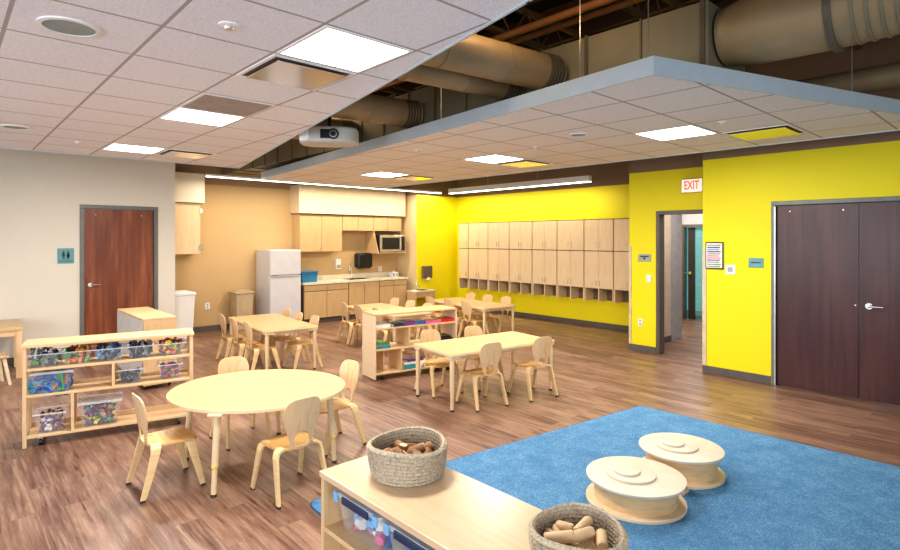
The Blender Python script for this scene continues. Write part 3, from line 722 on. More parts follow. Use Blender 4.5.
# ------------------------------------------------------------------ tables
def leg_tube(parent, x, y, ztop, splay=(0, 0), ring=False):
    l = MB().tube([(x, y, ztop), (x + splay[0] * .7, y + splay[1] * .7, .20)], [.024, .023], 18).build('leg', M['leg'], parent, smooth=True)
    MB().tube([(x + splay[0] * .7, y + splay[1] * .7, .20), (x + splay[0], y + splay[1], .02)], .018, 16).build('leg_extension', M['leg'], l, smooth=True)
    if ring: MB().tube([(x + splay[0] * .7, y + splay[1] * .7, .195), (x + splay[0] * .71, y + splay[1] * .71, .207)], .0245, 18).build('ring', M['yring'], l, smooth=True)
    MB().tube([(x + splay[0], y + splay[1], 0), (x + splay[0], y + splay[1], .02)], .02, 14).build('foot_cap', M['rubber'], l, smooth=True)
def rect_table(lab, c, w, l, rz, h=.58):
    t = thing('activity_table', lab, 'table', (*c, 0), rz, None)
    MB().prism(rrect(w, l, .025, 4), h - .026, h - .003).build('edge_band', M['tedge'], t, bevel=.004)
    MB().prism(rrect(w - .006, l - .006, .024, 4), h - .004, h).build('tabletop', M['table'], t)
    for sx in (-1, 1):
        for sy in (-1, 1):
            x, y = sx * (w / 2 - .04), sy * (l / 2 - .04)
            leg_tube(t, x, y, h - .026)
            MB().prism([(x + .03 * sx, y + .03 * sy), (x - .09 * sx, y + .03 * sy), (x + .03 * sx, y - .09 * sy)], h - .055, h - .027).build('corner_bracket', M['leg'], t, bevel=.003)
    e = .05
    MB().box(-w / 2 + .08, w / 2 - .08, -l / 2 + e, -l / 2 + e + .02, h - .07, h - .027).box(-w / 2 + .08, w / 2 - .08, l / 2 - e - .02, l / 2 - e, h - .07, h - .027) \
        .box(-w / 2 + e, -w / 2 + e + .02, -l / 2 + .08, l / 2 - .08, h - .07, h - .027).box(w / 2 - e - .02, w / 2 - e, -l / 2 + .08, l / 2 - .08, h - .07, h - .027).build('apron', M['leg'], t)
    return t
# oval table
t = thing('oval_table', 'large oval wooden classroom table in the left foreground', 'table', (1.845, 4.21, 0), math.radians(-42.7))
MB().lathe([(.985, .552), (1, .556), (1, .576), (.995, .579)], seg=72, sx=.665, sy=.595).build('edge_band', M['tedge'], t, smooth=True)
MB().lathe([(.99, .576), (.988, .5805)], seg=72, sx=.665, sy=.595).build('tabletop', M['table'], t)
R = Matrix.Rotation(math.radians(42.7), 3, 'Z')
for gx, gy in ((1.36, 3.83), (2.26, 3.78), (1.43, 4.62), (2.22, 4.66)):
    v = R @ Vector((gx - 1.845, gy - 4.21, 0)); n = v.normalized()
    leg_tube(t, v.x * .93, v.y * .93, .555, (v.x * .07, v.y * .07), ring=True)
    MB().box(v.x * .93 - .05, v.x * .93 + .05, v.y * .93 - .05, v.y * .93 + .05, .54, .556).build('bracket', M['leg'], t, bevel=.004)
rect_table('rectangular wooden table in the centre foreground with four chairs', (4.52, 4.31), 1.46, .74, math.radians(-8))
rect_table('rectangular wooden table on the left in front of the waste bins and refrigerator', (3.42, 7.42), .72, 1.58, math.radians(-5))
rect_table('rectangular wooden table in front of the kitchen, behind the open book shelf', (5.42, 7.42), .72, 1.58, math.radians(-5))
rect_table('rectangular wooden table in front of the yellow cubby wall', (7.08, 7.15), .74, 1.64, math.radians(-5))
# wall side table at far left
t = thing('side_table', 'small wooden table against the beige wall at the left edge', 'table', (.42, 9.0, 0), math.radians(-3))
MB().box(-.9, .36, -.28, .60, .60, .645).build('tabletop', M['table'], t, bevel=.004)
for x, y in ((.32, -.24), (.32, .54), (-.86, -.24), (-.86, .54)): MB().box(x - .03, x + .03, y - .03, y + .03, 0, .60).build('leg', M['maple_y'], t, bevel=.004)
MB().box(-.82, .29, -.26, -.24, .53, .60).box(.30, .32, -.21, .51, .53, .60).build('apron', M['maple'], t)

# ------------------------------------------------------------------ child chair (faces +y)
def chair_back():
    m = MB(); N = 48; Rg = 5; th = .011
    def outer(a):   # outline in (x,z), z measured from seat: narrow waist, wide rounded head
        c, s = math.cos(a), math.sin(a)
        k = 4.0 if s > 0 else 5.0
        z = .165 + .175 * math.copysign(abs(s) ** (2 / k), s)
        u = min(1, max(0, (z - .02) / .21)); u = u * u * (3 - 2 * u)
        w = .084 + .054 * u
        return (w * math.copysign(abs(c) ** (2 / k), c), z)
    def inner(a):
        c, s = math.cos(a), math.sin(a); k = 2.2 if s > 0 else 4
        z = .058 + .050 * math.copysign(abs(s) ** (2 / k), s)
        return (.055 * math.copysign(abs(c) ** (2 / k), c), z)
    def bend(x, z, off):
        y = -.165 - z * .16 - .10 * max(0, z - .15) ** 2 + (x * x) * 1.1 * min(1, z / .1 + .3)
        return Vector((x, y + off, .34 + z))
    idx = {}
    vs = []
    for side in (0, 1):
        for r in range(Rg + 1):
            f = r / Rg
            for k in range(N):
                a = 2 * PI * k / N; o = outer(a); i = inner(a)
                x = i[0] + (o[0] - i[0]) * f; z = i[1] + (o[1] - i[1]) * f
                idx[side, r, k] = len(vs); vs.append(bend(x, z, -th / 2 if side == 0 else th / 2))
    fs = []
    for k in range(N):
        k2 = (k + 1) % N
        for r in range(Rg):
            fs.append((idx[0, r, k], idx[0, r, k2], idx[0, r + 1, k2], idx[0, r + 1, k]))
            fs.append((idx[1, r, k], idx[1, r + 1, k], idx[1, r + 1, k2], idx[1, r, k2]))
        for r in (0, Rg):
            q = (idx[0, r, k], idx[0, r, k2], idx[1, r, k2], idx[1, r, k]); fs.append(q)
    m._faces(vs, fs); return m
def chair_seat():
    m = MB(); N = 40; Rg = 5; vs = []; fs = []
    def P(a, f):
        c, s = math.cos(a), math.sin(a); k = 3.4; r = 1 / ((abs(c) ** k + abs(s) ** k) ** (1 / k))
        w = .155 + .012 * s
        return (w * r * c * f, .165 * r * s * f)
    for side in (0, 1):
        for r in range(1, Rg + 1):
            for k in range(N):
                x, y = P(2 * PI * k / N, r / Rg)
                z = .343 - .010 * (1 - (r / Rg) ** 2) - (max(0, y - .10) * .35) ** 1 * .6 + .02 * max(0, -y - .12)
                vs.append((x, y, z - (.013 if side == 0 else 0)))
    def id_(s, r, k): return s * Rg * N + (r - 1) * N + k % N
    for k in range(N):
        for r in range(1, Rg):
            fs.append((id_(0, r, k), id_(0, r + 1, k), id_(0, r + 1, k + 1), id_(0, r, k + 1)))
            fs.append((id_(1, r, k), id_(1, r, k + 1), id_(1, r + 1, k + 1), id_(1, r + 1, k)))
        fs.append((id_(0, Rg, k), id_(1, Rg, k), id_(1, Rg, k + 1), id_(0, Rg, k + 1)))
    fs.append(tuple(id_(0, 1, k) for k in range(N - 1, -1, -1))); fs.append(tuple(id_(1, 1, k) for k in range(N)))
    m._faces(vs, fs); return m
def chair_leg(sx, sy):
    # bent plywood: flat on the seat side, curls over and drops to the floor
    if sy < 0: path = [(.105, -.115, .345, 0), (.135, -.122, .343, .3), (.155, -.127, .330, .8), (.166, -.133, .30, 1), (.176, -.170, .16, 1), (.188, -.215, .012, 1)]
    else: path = [(.105, .085, .338, 0), (.135, .09, .336, .3), (.155, .095, .323, .8), (.165, .10, .295, 1), (.174, .135, .16, 1), (.184, .170, .012, 1)]
    widths = [.066, .066, .064, .058, .046, .034]; th = .020
    secs = []
    for (x, y, z, f), w in zip(path, widths):
        x *= sx
        n = Vector((math.sin(f * PI / 2) * sx, 0, math.cos(f * PI / 2))) * th / 2; u = Vector((0, w / 2, 0)); p = Vector((x, y, z - .006))
        secs.append([p - u - n, p + u - n, p + u + n, p - u + n])
    return MB().sweep(secs), (path[-1][0] * sx, path[-1][1])
def make_chair(detail=True):
    t = thing('child_chair', 'x', 'chair')
    chair_seat().build('seat', M['seatply'], t, smooth=True)
    b = chair_back().build('backrest', M['backply'], t, smooth=True)
    for sy in (-1, 1):
        for sx in (-1, 1):
            m, (x, y) = chair_leg(sx, sy)
            l = m.build('leg', M['legply'], t, bevel=.003)
            if detail: MB().box(x - .011, x + .011, y - .017, y + .017, 0, .016).build('foot_cap', M['rubber'], l, bevel=.003)
    return t
CH = [  # x, y, heading (deg), label, group
 (1.20, 4.25, -90, 'maple child chair at the left end of the oval table, next to the bin shelf', 'o'),
 (1.79, 3.60, 2, 'maple child chair with its back to the camera at the oval table', 'o'),
 (1.93, 4.76, 180, 'maple child chair behind the oval table, only its rounded back showing above it', 'o'),
 (2.43, 4.12, 92, 'maple child chair at the right end of the oval table, back lit white', 'o'),
 (4.20, 4.08, -10, 'maple child chair on the near side of the centre table, the left one', 'c'),
 (4.86, 3.93, -10, 'maple child chair on the near side of the centre table, the right one', 'c'),
 (4.17, 4.70, 172, 'maple child chair on the far side of the centre table, the left one', 'c'),
 (4.73, 4.55, 172, 'maple child chair on the far side of the centre table, the right one', 'c'),
 (3.13, 7.93, -95, 'maple child chair on the left side of the left rear table, farthest from the camera', 'l'),
 (3.08, 7.38, -95, 'maple child chair on the left side of the left rear table, the middle one', 'l'),
 (3.08, 6.93, -95, 'maple child chair on the left side of the left rear table, nearest the camera', 'l'),
 (3.67, 7.85, 85, 'maple child chair on the refrigerator side of the left rear table, farthest from the camera', 'l'),
 (3.60, 7.34, 85, 'maple child chair on the refrigerator side of the left rear table, the middle one', 'l'),
 (3.60, 6.88, 85, 'maple child chair on the refrigerator side of the left rear table, nearest the camera', 'l'),
 (5.14, 7.97, -95, 'maple child chair on the left side of the kitchen table, farthest from the camera', 'k'),
 (5.12, 7.50, -95, 'maple child chair on the left side of the kitchen table, the middle one', 'k'),
 (5.10, 6.95, -95, 'maple child chair on the left side of the kitchen table, seen through the book shelf', 'k'),
 (5.78, 7.95, 85, 'maple child chair on the right side of the kitchen table, farthest from the camera', 'k'),
 (5.74, 7.45, 85, 'maple child chair on the right side of the kitchen table, the middle one', 'k'),
 (5.68, 6.93, 85, 'maple child chair on the right side of the kitchen table, nearest the camera', 'k'),
 (6.79, 7.68, -95, 'maple child chair on the kitchen side of the cubby wall table, farthest from the camera', 'y'),
 (6.78, 7.16, -95, 'maple child chair on the kitchen side of the cubby wall table, the middle one', 'y'),
 (6.76, 6.70, -95, 'maple child chair on the kitchen side of the cubby wall table, nearest the camera', 'y'),
 (7.43, 7.68, 85, 'maple child chair on the cubby side of the cubby wall table, farthest from the camera', 'y'),
 (7.40, 7.20, 85, 'maple child chair on the cubby side of the cubby wall table, the middle one', 'y'),
 (7.40, 6.74, 85, 'maple child chair on the cubby side of the cubby wall table, nearest the camera', 'y')]
GR = dict(o='chairs around the oval table', c='chairs around the centre rectangular table', l='chairs around the left rear table', k='chairs around the kitchen table', y='chairs around the table by the yellow cubby wall')
near = make_chair(True)
first = True; first_far = None
for x, y, a, lab, g in CH:
    if first:
        o = near; o.location = (x, y, 0); o.rotation_euler.z = math.radians(a); o['label'] = lab; first = False
    elif g in 'oc': o = dup(near, (x, y, 0), math.radians(a), lab)
    elif first_far is None:
        first_far = make_chair(False); o = first_far; o.location = (x, y, 0); o.rotation_euler.z = math.radians(a); o['label'] = lab
    else: o = dup(first_far, (x, y, 0), math.radians(a), lab)
    o['group'] = GR[g]
# stool at far left edge
t = thing('stool', 'small wooden splay-legged stool partly cut off at the left edge', 'stool', (.42, 8.50, 0), .2)
MB().prism(rrect(.34, .30, .05), .33, .35).build('seat', M['maple'], t, bevel=.004)
for sx in (-1, 1):
    for sy in (-1, 1):
        MB().sweep([[(sx * .12 - .02, sy * .10 - .012, .33), (sx * .12 + .02, sy * .10 - .012, .33), (sx * .12 + .02, sy * .10 + .012, .33), (sx * .12 - .02, sy * .10 + .012, .33)],
                    [(sx * .17 - .016, sy * .14 - .012, 0), (sx * .17 + .016, sy * .14 - .012, 0), (sx * .17 + .016, sy * .14 + .012, 0), (sx * .17 - .016, sy * .14 + .012, 0)]]).build('leg', M['maple_edge'], t, bevel=.003)

# ------------------------------------------------------------------ shelves
def caster(parent, x, y, mat='black'):
    c = MB().tube([(x - .012, y, .03), (x + .012, y, .03)], .03, 18).build('caster', M['black'], parent, smooth=True)
    MB().box(x - .016, x + .016, y - .014, y + .014, .045, .07).build('bracket', M['steel'], c)
# left bin shelf
SL = 1.29; SD = .30; SH = .86
sh = thing('bin_shelf', 'long open wooden shelf on casters holding clear toy bins, left of the oval table', 'shelf', (.50, 5.77, 0), math.radians(-13))
MB().box(-.01, SL + .01, -.01, SD + .01, SH - .028, SH).build('top', M['maple'], sh, bevel=.004)
for z, n in ((.075, 'bottom_board'), (.415, 'shelf_board'), (.635, 'shelf_board')):
    MB().box(.03, SL - .03, .0, SD, z, z + .02).build(n, M['maple'], sh, bevel=.003)
for x in (.0, SL - .03):
    MB().box(x, x + .03, 0, .045, .0 if x == 0 else .07, SH - .028).build('post', M['maple_y'], sh, bevel=.003)
    MB().box(x, x + .03, SD - .045, SD, .07, SH - .028).build('post', M['maple_y'], sh, bevel=.003)
    MB().box(x + .011, x + .018, .045, SD - .045, .09, SH - .03).build('side_panel', M['acrylic'], sh)
for x, z0, z1 in ((.335, .095, .415), (.635, .435, .635)):
    MB().box(x, x + .022, .0, SD, z0, z1).build('divider', M['maple_y'], sh, bevel=.002)
MB().box(.03, SL - .03, SD - .012, SD, .095, .135).box(.03, SL - .03, SD - .012, SD, .435, .465).build('back_rail', M['maple'], sh)
for x, y in ((.12, .05), (SL - .12, .05), (.12, SD - .05), (SL - .12, SD - .05)): caster(sh, x, y)
SM = Matrix.Translation(sh.location) @ Matrix.Rotation(sh.rotation_euler.z, 4, 'Z')
SR = sh.rotation_euler.z
def toy_pile(lab, M4, rz, w, d, h, cols, n=70, kind='mix', size=.018, seed=1):
    """loose pieces filling a tub, in the tub's own frame"""
    rnd = random.Random(seed); m = MB()
    for i in range(n):
        m.mi = rnd.randrange(len(cols))
        z = rnd.random() ** .8 * h; x = rnd.uniform(-w / 2, w / 2) * (.86 + .08 * z / h); y = rnd.uniform(-d / 2, d / 2) * .86
        e = Euler((rnd.uniform(0, 3), rnd.uniform(0, 3), rnd.uniform(0, 3))).to_matrix().to_4x4()
        s = size * rnd.uniform(.7, 1.3)
        T = Matrix.Translation((x * .9, y * .9, max(z, s * .8))) @ e
        k = rnd.random()
        if kind == 'bead' or (kind == 'mix' and k < .35):
            m.tube([T @ Vector((0, 0, -s * .5)), T @ Vector((0, 0, s * .5))], s * .6, 7)
        elif kind == 'flat':
            m.box(-s * 1.8, s * 1.8, -s, s, -s * .12, s * .12, T)
        elif k < .75: m.box(-s * .7, s * .7, -s * .5, s * .5, -s * .4, s * .4, T)
        else: m.box(-s * 1.3, s * 1.3, -s * .25, s * .25, -s * .2, s * .2, T)
    o = m.build('toy_pieces', [PAL[c] for c in cols]); o.matrix_world = M4
    tag(o, lab, 'toys', None, 'stuff'); return o
def clear_bin(lab, P, w, d, h, rz, lid=False, group='clear toy bins on the long shelf', base=None, M0=None, latch=False):
    M0 = M0 or SM
    p = M0 @ Vector(P)
    t = thing('clear_bin', lab, 'bin', p, rz, group)
    k = .84
    wb, db = w * k, d * k; e = .004
    secs_o = [[(-wb / 2, -db / 2, 0), (wb / 2, -db / 2, 0), (wb / 2, db / 2, 0), (-wb / 2, db / 2, 0)], [(-w / 2, -d / 2, h), (w / 2, -d / 2, h), (w / 2, d / 2, h), (-w / 2, d / 2, h)]]
    m = MB(); V = [Vector(v) for q in secs_o for v in q]
    m._faces(V, [(0, 3, 2, 1), (0, 1, 5, 4), (1, 2, 6, 5), (2, 3, 7, 6), (3, 0, 4, 7)])
    m.build('body', M['clear'], t)
    q = .012
    MB().box(-w / 2 - q, w / 2 + q, -d / 2 - q, -d / 2 + .002, h - .008, h).box(-w / 2 - q, w / 2 + q, d / 2 - .002, d / 2 + q, h - .008, h).box(-w / 2 - q, -w / 2 + .002, -d / 2, d / 2, h - .008, h).box(w / 2 - .002, w / 2 + q, -d / 2, d / 2, h - .008, h).build('rim', M['clearlid'], t)
    if lid: MB().prism(rrect(w + .03, d + .03, .02), h, h + .012).build('lid', M['clearlid'], t, bevel=.003)
    if latch:
        for s in (-1, 1): MB().box(s * w / 2 - .03 * (s > 0), s * w / 2 + .03 * (s < 0), -d / 2 - .022, -d / 2 - .012, h - .028, h + .013).build('latch', M['bluelatch'], t, bevel=.005)
        MB().box(-w * .30, w * .30, -d / 2 - .020, -d / 2 - .012, h - .022, h + .008).build('handle', PAL['navy'], t, bevel=.004)
    return t
row = [(.135, ['black', 'grey', 'white', 'green', 'navy'], 'leftmost clear bin on the top row of the long shelf, dark toys', 'dark and white toy pieces in the leftmost top row bin'),
       (.375, ['orange', 'green', 'orange', 'black', 'green'], 'second clear bin on the top row of the long shelf, orange and green toys', 'orange and green toy pieces in the second top row bin'),
       (.61, ['navy', 'grey', 'black', 'sky'], 'middle clear bin on the top row of the long shelf, navy and grey toys', 'navy and grey toy pieces in the middle top row bin'),
       (.86, ['grey', 'black', 'navy', 'grey'], 'fourth clear bin on the top row of the long shelf, black and grey toys', 'black and grey toy pieces in the fourth top row bin'),
       (1.11, ['red', 'green', 'yellow', 'pink', 'black', 'orange'], 'rightmost clear bin on the top row of the long shelf, multicoloured toys', 'multicoloured toy pieces in the rightmost top row bin')]
for i, (x, c, lab, l2) in enumerate(row):
    clear_bin(lab, (x, .14, .655), .222, .23, .115, SR)
    toy_pile(l2, SM @ Matrix.Translation((x, .14, .657)), SR, .20, .20, .125, c, 120, seed=i + 3, size=.027)
clear_bin('large lidded clear bin on the middle level, blue and orange paper inside', (.20, .14, .435), .29, .24, .17, SR, lid=True)
toy_pile('blue, orange and green flat shapes in the large lidded bin', SM @ Matrix.Translation((.185, .14, .437)), SR, .23, .19, .09, ['blue', 'blue', 'orange', 'green', 'blue', 'sky'], 110, 'flat', .040, 21)
clear_bin('small clear bin with black toys in the centre of the middle level', (.775, .14, .435), .19, .22, .13, SR)
toy_pile('black and grey toy pieces in the small middle level bin', SM @ Matrix.Translation((.775, .14, .437)), SR, .15, .18, .08, ['black', 'grey', 'navy', 'black'], 70, seed=22, size=.026)
clear_bin('small clear bin with pink and yellow toys at the right of the middle level', (1.10, .14, .435), .19, .22, .14, SR)
toy_pile('pink, yellow and blue beads in the right middle level bin', SM @ Matrix.Translation((1.10, .14, .437)), SR, .15, .18, .115, ['pink', 'yellow', 'sky', 'red', 'pink', 'green', 'purple'], 140, 'bead', .024, 23)
clear_bin('small clear bin with maroon and white beads on the bottom board at left', (.185, .13, .095), .21, .22, .17, SR)
toy_pile('maroon, white and purple beads in the bottom left bin', SM @ Matrix.Translation((.185, .13, .097)), SR, .17, .18, .15, ['maroon', 'white', 'purple', 'maroon', 'tan', 'purple'], 200, 'bead', .022, 24)
clear_bin('large clear lidded bin with mixed beads on the bottom board of the long shelf', (.545, .14, .095), .31, .24, .21, SR, lid=True)
toy_pile('yellow, black, green and blue beads in the large bottom bin', SM @ Matrix.Translation((.545, .14, .097)), SR, .26, .20, .18, ['yellow', 'black', 'maroon', 'green', 'yellow', 'blue', 'tan', 'black', 'pink'], 360, 'bead', .023, 25)

# closed-back shelf seen end-on behind
t = thing('wood_cabinet', 'low wooden cabinet seen end-on between the cherry door and the bin shelf', 'cabinet', (1.71, 7.02, 0), math.radians(.3))
MB().box(0, .36, 0, 1.25, .795, .823).build('top', M['maple'], t, bevel=.004)
MB().box(.0, .36, 0, .02, .05, .795).build('end_panel', M['maple_y'], t, bevel=.002)
MB().box(.0, .36, 1.23, 1.25, .05, .795).build('end_panel', M['maple_y'], t, bevel=.002)
MB().box(0, .012, .02, 1.23, .08, .795).build('back_panel', plain('white_back_panel', (.66, .62, .58), .5), t)
MB().box(.012, .36, .02, 1.23, .08, .10).box(.012, .36, .02, 1.23, .42, .44).build('shelf_board', M['maple'], t)
for x, y in ((.06, .1), (.30, .1), (.06, 1.15), (.30, 1.15)): caster(t, x, y)

# open book shelf
BL, BD, BH = 1.19, .38, .82
bs = thing('book_shelf', 'open wooden book shelf on casters behind the centre table', 'shelf', (3.885, 5.56, 0), math.radians(-10.5))
MB().box(-.004, BL + .004, -.004, BD + .004, BH - .022, BH).build('top', M['table'], bs, bevel=.003)
for x in (0, BL - .02): MB().box(x, x + .02, 0, BD, .02, BH - .022).build('side_panel', M['maple_edge'], bs, bevel=.002)
for z, n in ((.075, 'bottom_board'), (.365, 'shelf_board'), (.625, 'shelf_board')): MB().box(.02, BL - .02, 0, BD, z, z + .018).build(n, M['maple'], bs, bevel=.002)
for x, z0, z1, d0 in ((.16, .093, .365, .10), (.36, .093, .365, .0), (.47, .383, .625, 0), (.80, .093, .365, 0)):
    MB().box(x, x + .018, d0, BD, z0, z1).build('divider', M['maple_y'], bs, bevel=.002)
for x, y in ((.12, .05), (BL - .12, .05), (.12, BD - .05), (BL - .12, BD - .05)): caster(bs, x, y)
BM = Matrix.Translation(bs.location) @ Matrix.Rotation(bs.rotation_euler.z, 4, 'Z')
def book(lab, P, w, d, h, col, rot=0, cat='book', name='picture_book'):
    t = thing(name, lab, cat, BM @ Vector(P), bs.rotation_euler.z + rot, 'picture books on the open shelf')
    c = PAL[col]
    MB().box(-w / 2, w / 2, -d / 2, d / 2, 0, .003).box(-w / 2, w / 2, -d / 2, d / 2, h - .003, h).box(-w / 2, w / 2, -d / 2, -d / 2 + .003, 0, h).build('cover', c, t)
    MB().box(-w / 2 + .004, w / 2 - .004, -d / 2 + .003, d / 2 - .004, .003, h - .003).build('pages', M['paper'], t)
book('white picture book lying flat at the left of the top shelf', (.13, .13, .643), .19, .22, .045, 'white', -0.06)
book('navy picture book lying flat next to the white one on the top shelf', (.335, .13, .643), .16, .22, .035, 'navy', 0.08)
book('purple picture book on the top shelf left of the pink ones', (.50, .13, .643), .15, .22, .05, 'purple', -0.03)
book('blue picture book on the top shelf touching the purple one', (.655, .13, .643), .13, .22, .04, 'blue', 0.05)
book('long pink picture book lying flat on the right of the top shelf', (.83, .12, .643), .20, .20, .038, 'pink', -0.02)
book('red picture book lying flat at the right end of the top shelf', (1.05, .12, .643), .21, .20, .045, 'red', 0.06)
book('teal picture book, bottom of the stack on the middle shelf', (.13, .14, .383), .20, .22, .03, 'teal', -0.05)
book('dark grey picture book lying on the teal one on the middle shelf', (.12, .14, .413), .19, .21, .025, 'grey', 0.09)
book('dark green picture book on top of the stack at the left of the middle shelf', (.13, .14, .438), .17, .20, .02, 'green', 0.10)
book('navy picture book leaning at the right of the middle shelf', (1.02, .13, .383), .22, .22, .05, 'navy', .15)
book('black picture book on the navy one at the right of the middle shelf', (1.0, .13, .433), .21, .22, .03, 'black', -.1)
book('large teal boxed book on the bottom board of the open shelf', (.55, .12, .093), .28, .22, .06, 'teal', 0.00)
book('white picture book stacked on the large teal one on the bottom board', (.55, .12, .153), .27, .22, .03, 'white', -0.08)
book('purple picture book topmost of the bottom board stack', (.57, .12, .183), .24, .2, .025, 'purple', 0.04)
t = thing('toy_jar', 'small white jar with a purple band on the bottom board of the open shelf', 'jar', BM @ Vector((.72, .10, .093)))
MB().lathe([(.04, 0), (.048, .02), (.048, .09), (.04, .105)], seg=20).build('body', M['white'], t, smooth=True)
MB().lathe([(.0487, .04), (.0487, .07)], seg=20).build('band', PAL['purple'], t, smooth=True)
MB().lathe([(.042, .105), (.042, .12)], seg=20).build('lid', PAL['grey'], t, smooth=True)

# ------------------------------------------------------------------ foreground shelf
FX0, FX1, FY1, FY0, FH = 1.145, 1.545, 2.02, .50, .80
fs = thing('low_shelf', 'low maple shelf in the bottom foreground with two baskets on top', 'shelf', (FX0, FY0, 0))
W, L = FX1 - FX0, FY1 - FY0
MB().box(-.006, W + .004, -.004, L + .004, FH - .026, FH).build('top', M['maple_y'] if False else wood('maple_top_board', (.70, .51, .33), (14, 1, 14), .28, .10), fs, bevel=.004)
for y in (0, L - .022): MB().box(0, W, y, y + .022, .02, FH - .026).build('side_panel', M['maple_y'], fs, bevel=.002)
MB().box(W - .012, W, .022, L - .022, .06, FH - .026).build('back_panel', M['maple_y'], fs)
for z, n in ((.07, 'bottom_board'), (.555, 'shelf_board'), (.31, 'shelf_board')): MB().box(0.005, W - .012, .022, L - .022, z, z + .02).build(n, M['maple'], fs, bevel=.002)
MB().box(-.004, .0, .0, L, .535, .578).build('shelf_lip', M['maple_edge'], fs) if False else None
for z0, z1 in ((.575, FH - .026), (.33, .555)): MB().box(.01, W - .012, .75, .77, z0, z1).build('divider', M['maple_y'], fs)
FM = Matrix.Translation(fs.location)
G = 'clear bins inside the low foreground shelf'
MXZ = Matrix.Rotation(-PI / 2, 4, 'Z')
for (y, lab, cols, l2, sd) in [(1.30, 'clear bin with pale blue latches in the low foreground shelf, farthest from the camera', ['white', 'pink', 'blue', 'sky', 'white'], 'white, pink and blue toy pieces in the far foreground bin', 31),
                           (.96, 'clear bin with blue and orange toys in the low foreground shelf, nearer the camera', ['blue', 'orange', 'green', 'sky', 'teal'], 'blue and orange toy pieces in the nearer foreground bin', 32)]:
    clear_bin(lab, (.17, y, .575), .30, .27, .15, -PI / 2, group=G, M0=FM, latch=True, lid=True)
    toy_pile(l2, FM @ Matrix.Translation((.17, y, .577)) @ MXZ, 0, .25, .22, .12, cols, 60, seed=sd, size=.03)
for x, y in ((.06, .1), (W - .06, .1), (.06, L - .1), (W - .06, L - .1)): caster(fs, x, y)

# baskets (open double wall) with wood pieces
def basket(lab, c, r, h, flare=1.03):
    t = thing('rope_basket', lab, 'basket', c)
    m = MB(); prof = []
    n = 9
    for k in range(n * 4 + 1):
        z = h * k / (n * 4); bulge = .006 * abs(math.sin(k / 4 * PI)); f = .90 + .12 * math.sin(min(1, z / h * 1.1) * PI / 2)
        prof.append((r * f + bulge, z))
    inner = [(p[0] - .014, max(p[1], .01)) for p in prof[::-1]]
    allp = prof + [(prof[-1][0] - .007, h + .005)] + inner
    seg = 56; vs = []; fs_ = []
    for i, (rr, z) in enumerate(allp):
        for k in range(seg):
            a = 2 * PI * k / seg; w = 1 + .02 * math.sin(3 * a + 1) * z / h
            zz = z + .006 * math.sin(2 * a + .6) * z / h
            vs.append((rr * w * math.cos(a), rr * w * math.sin(a), zz))
    for i in range(len(allp) - 1):
        for k in range(seg): fs_.append((i * seg + k, i * seg + (k + 1) % seg, (i + 1) * seg + (k + 1) % seg, (i + 1) * seg + k))
    fs_.append(tuple(range(seg - 1, -1, -1))); fs_.append(tuple((len(allp) - 1) * seg + k for k in range(seg)))
    m._faces(vs, fs_); m.build('body', M['coil'], t, smooth=True)
    return t
B1 = (1.395, 1.765, .80); B2 = (1.365, .93, .80)
basket('grey coiled rope basket with bark-covered blocks at the far end of the low shelf', B1, .155, .125)
basket('brown coiled rope basket with pale wooden pieces at the bottom edge of the picture', B2, .134, .108)
def log(lab, base, P, r, l, e, bark, group):
    t = thing('wood_block', lab, 'block', Vector(base) + Vector(P), 0, group); t.rotation_euler = e
    if bark:
        MB().tube([(0, 0, -l / 2), (0, 0, 0), (0, 0, l / 2)], [r, r * 1.05, r], 14).build('bark', M['bark'], t, smooth=True)
        for s in (-1, 1): MB().tube([(0, 0, s * l / 2), (0, 0, s * (l / 2 + .0015))], r * .93, 14).build('cut_face', M['cutwood'], t)
    else:
        MB().tube([(0, 0, -l / 2), (0, 0, -l / 2 + .004), (0, 0, l / 2 - .004), (0, 0, l / 2)], [r * .85, r, r, r * .85], 14).build('dowel', M['cutwood'], t, smooth=True)
def fill(base, n, bark, rad, z0, z1, seed, labs, group, rl, rr):
    rnd = random.Random(seed)
    for i in range(n):
        a = i * 2.4 + rnd.random() * .5; q = rad * math.sqrt((i + .5) / n)
        e = (rnd.uniform(1.1, 1.9), rnd.uniform(-.3, .3), rnd.uniform(0, PI))
        z = z0 + (z1 - z0) * (.5 + .5 * rnd.random()) * (1 - .3 * q / rad)
        log(labs, base, (q * math.cos(a), q * math.sin(a), z), rnd.uniform(*rr), rnd.uniform(*rl), e, bark, group)
fill(B1, 16, True, .10, .045, .085, 3, 'short bark-covered branch block lying in the grey rope basket', 'bark-covered blocks in the grey rope basket', (.04, .07), (.017, .025))
for P, r, l, e in [((.03, -.02, .085), .021, .07, (1.2, .3, .9)), ((-.055, -.03, .08), .018, .05, (.5, .6, .3)), ((-.01, .02, .085), .018, .045, (.1, .1, 0))]:
    log('short bark-covered branch block lying in the grey rope basket', B1, P, r, l, e, True, 'bark-covered blocks in the grey rope basket')
fill(B2, 22, False, .085, .03, .07, 5, 'pale wooden dowel piece lying in the brown rope basket', 'pale dowel pieces in the brown rope basket', (.045, .075), (.012, .016))
for P, r, l, e in [((-.05, .03, .085), .017, .085, (1.35, 0, .6)), ((.0, -.01, .09), .016, .08, (1.5, 0, 1.2)), ((.055, .02, .085), .015, .08, (1.5, 0, 1.7)), ((.02, .06, .08), .014, .05, (1.5, 0, .2)), ((.03, -.06, .085), .016, .06, (1.4, 0, 2.2))]:
    log('pale wooden dowel piece lying in the brown rope basket', B2, P, r, l, e, False, 'pale dowel pieces in the brown rope basket')

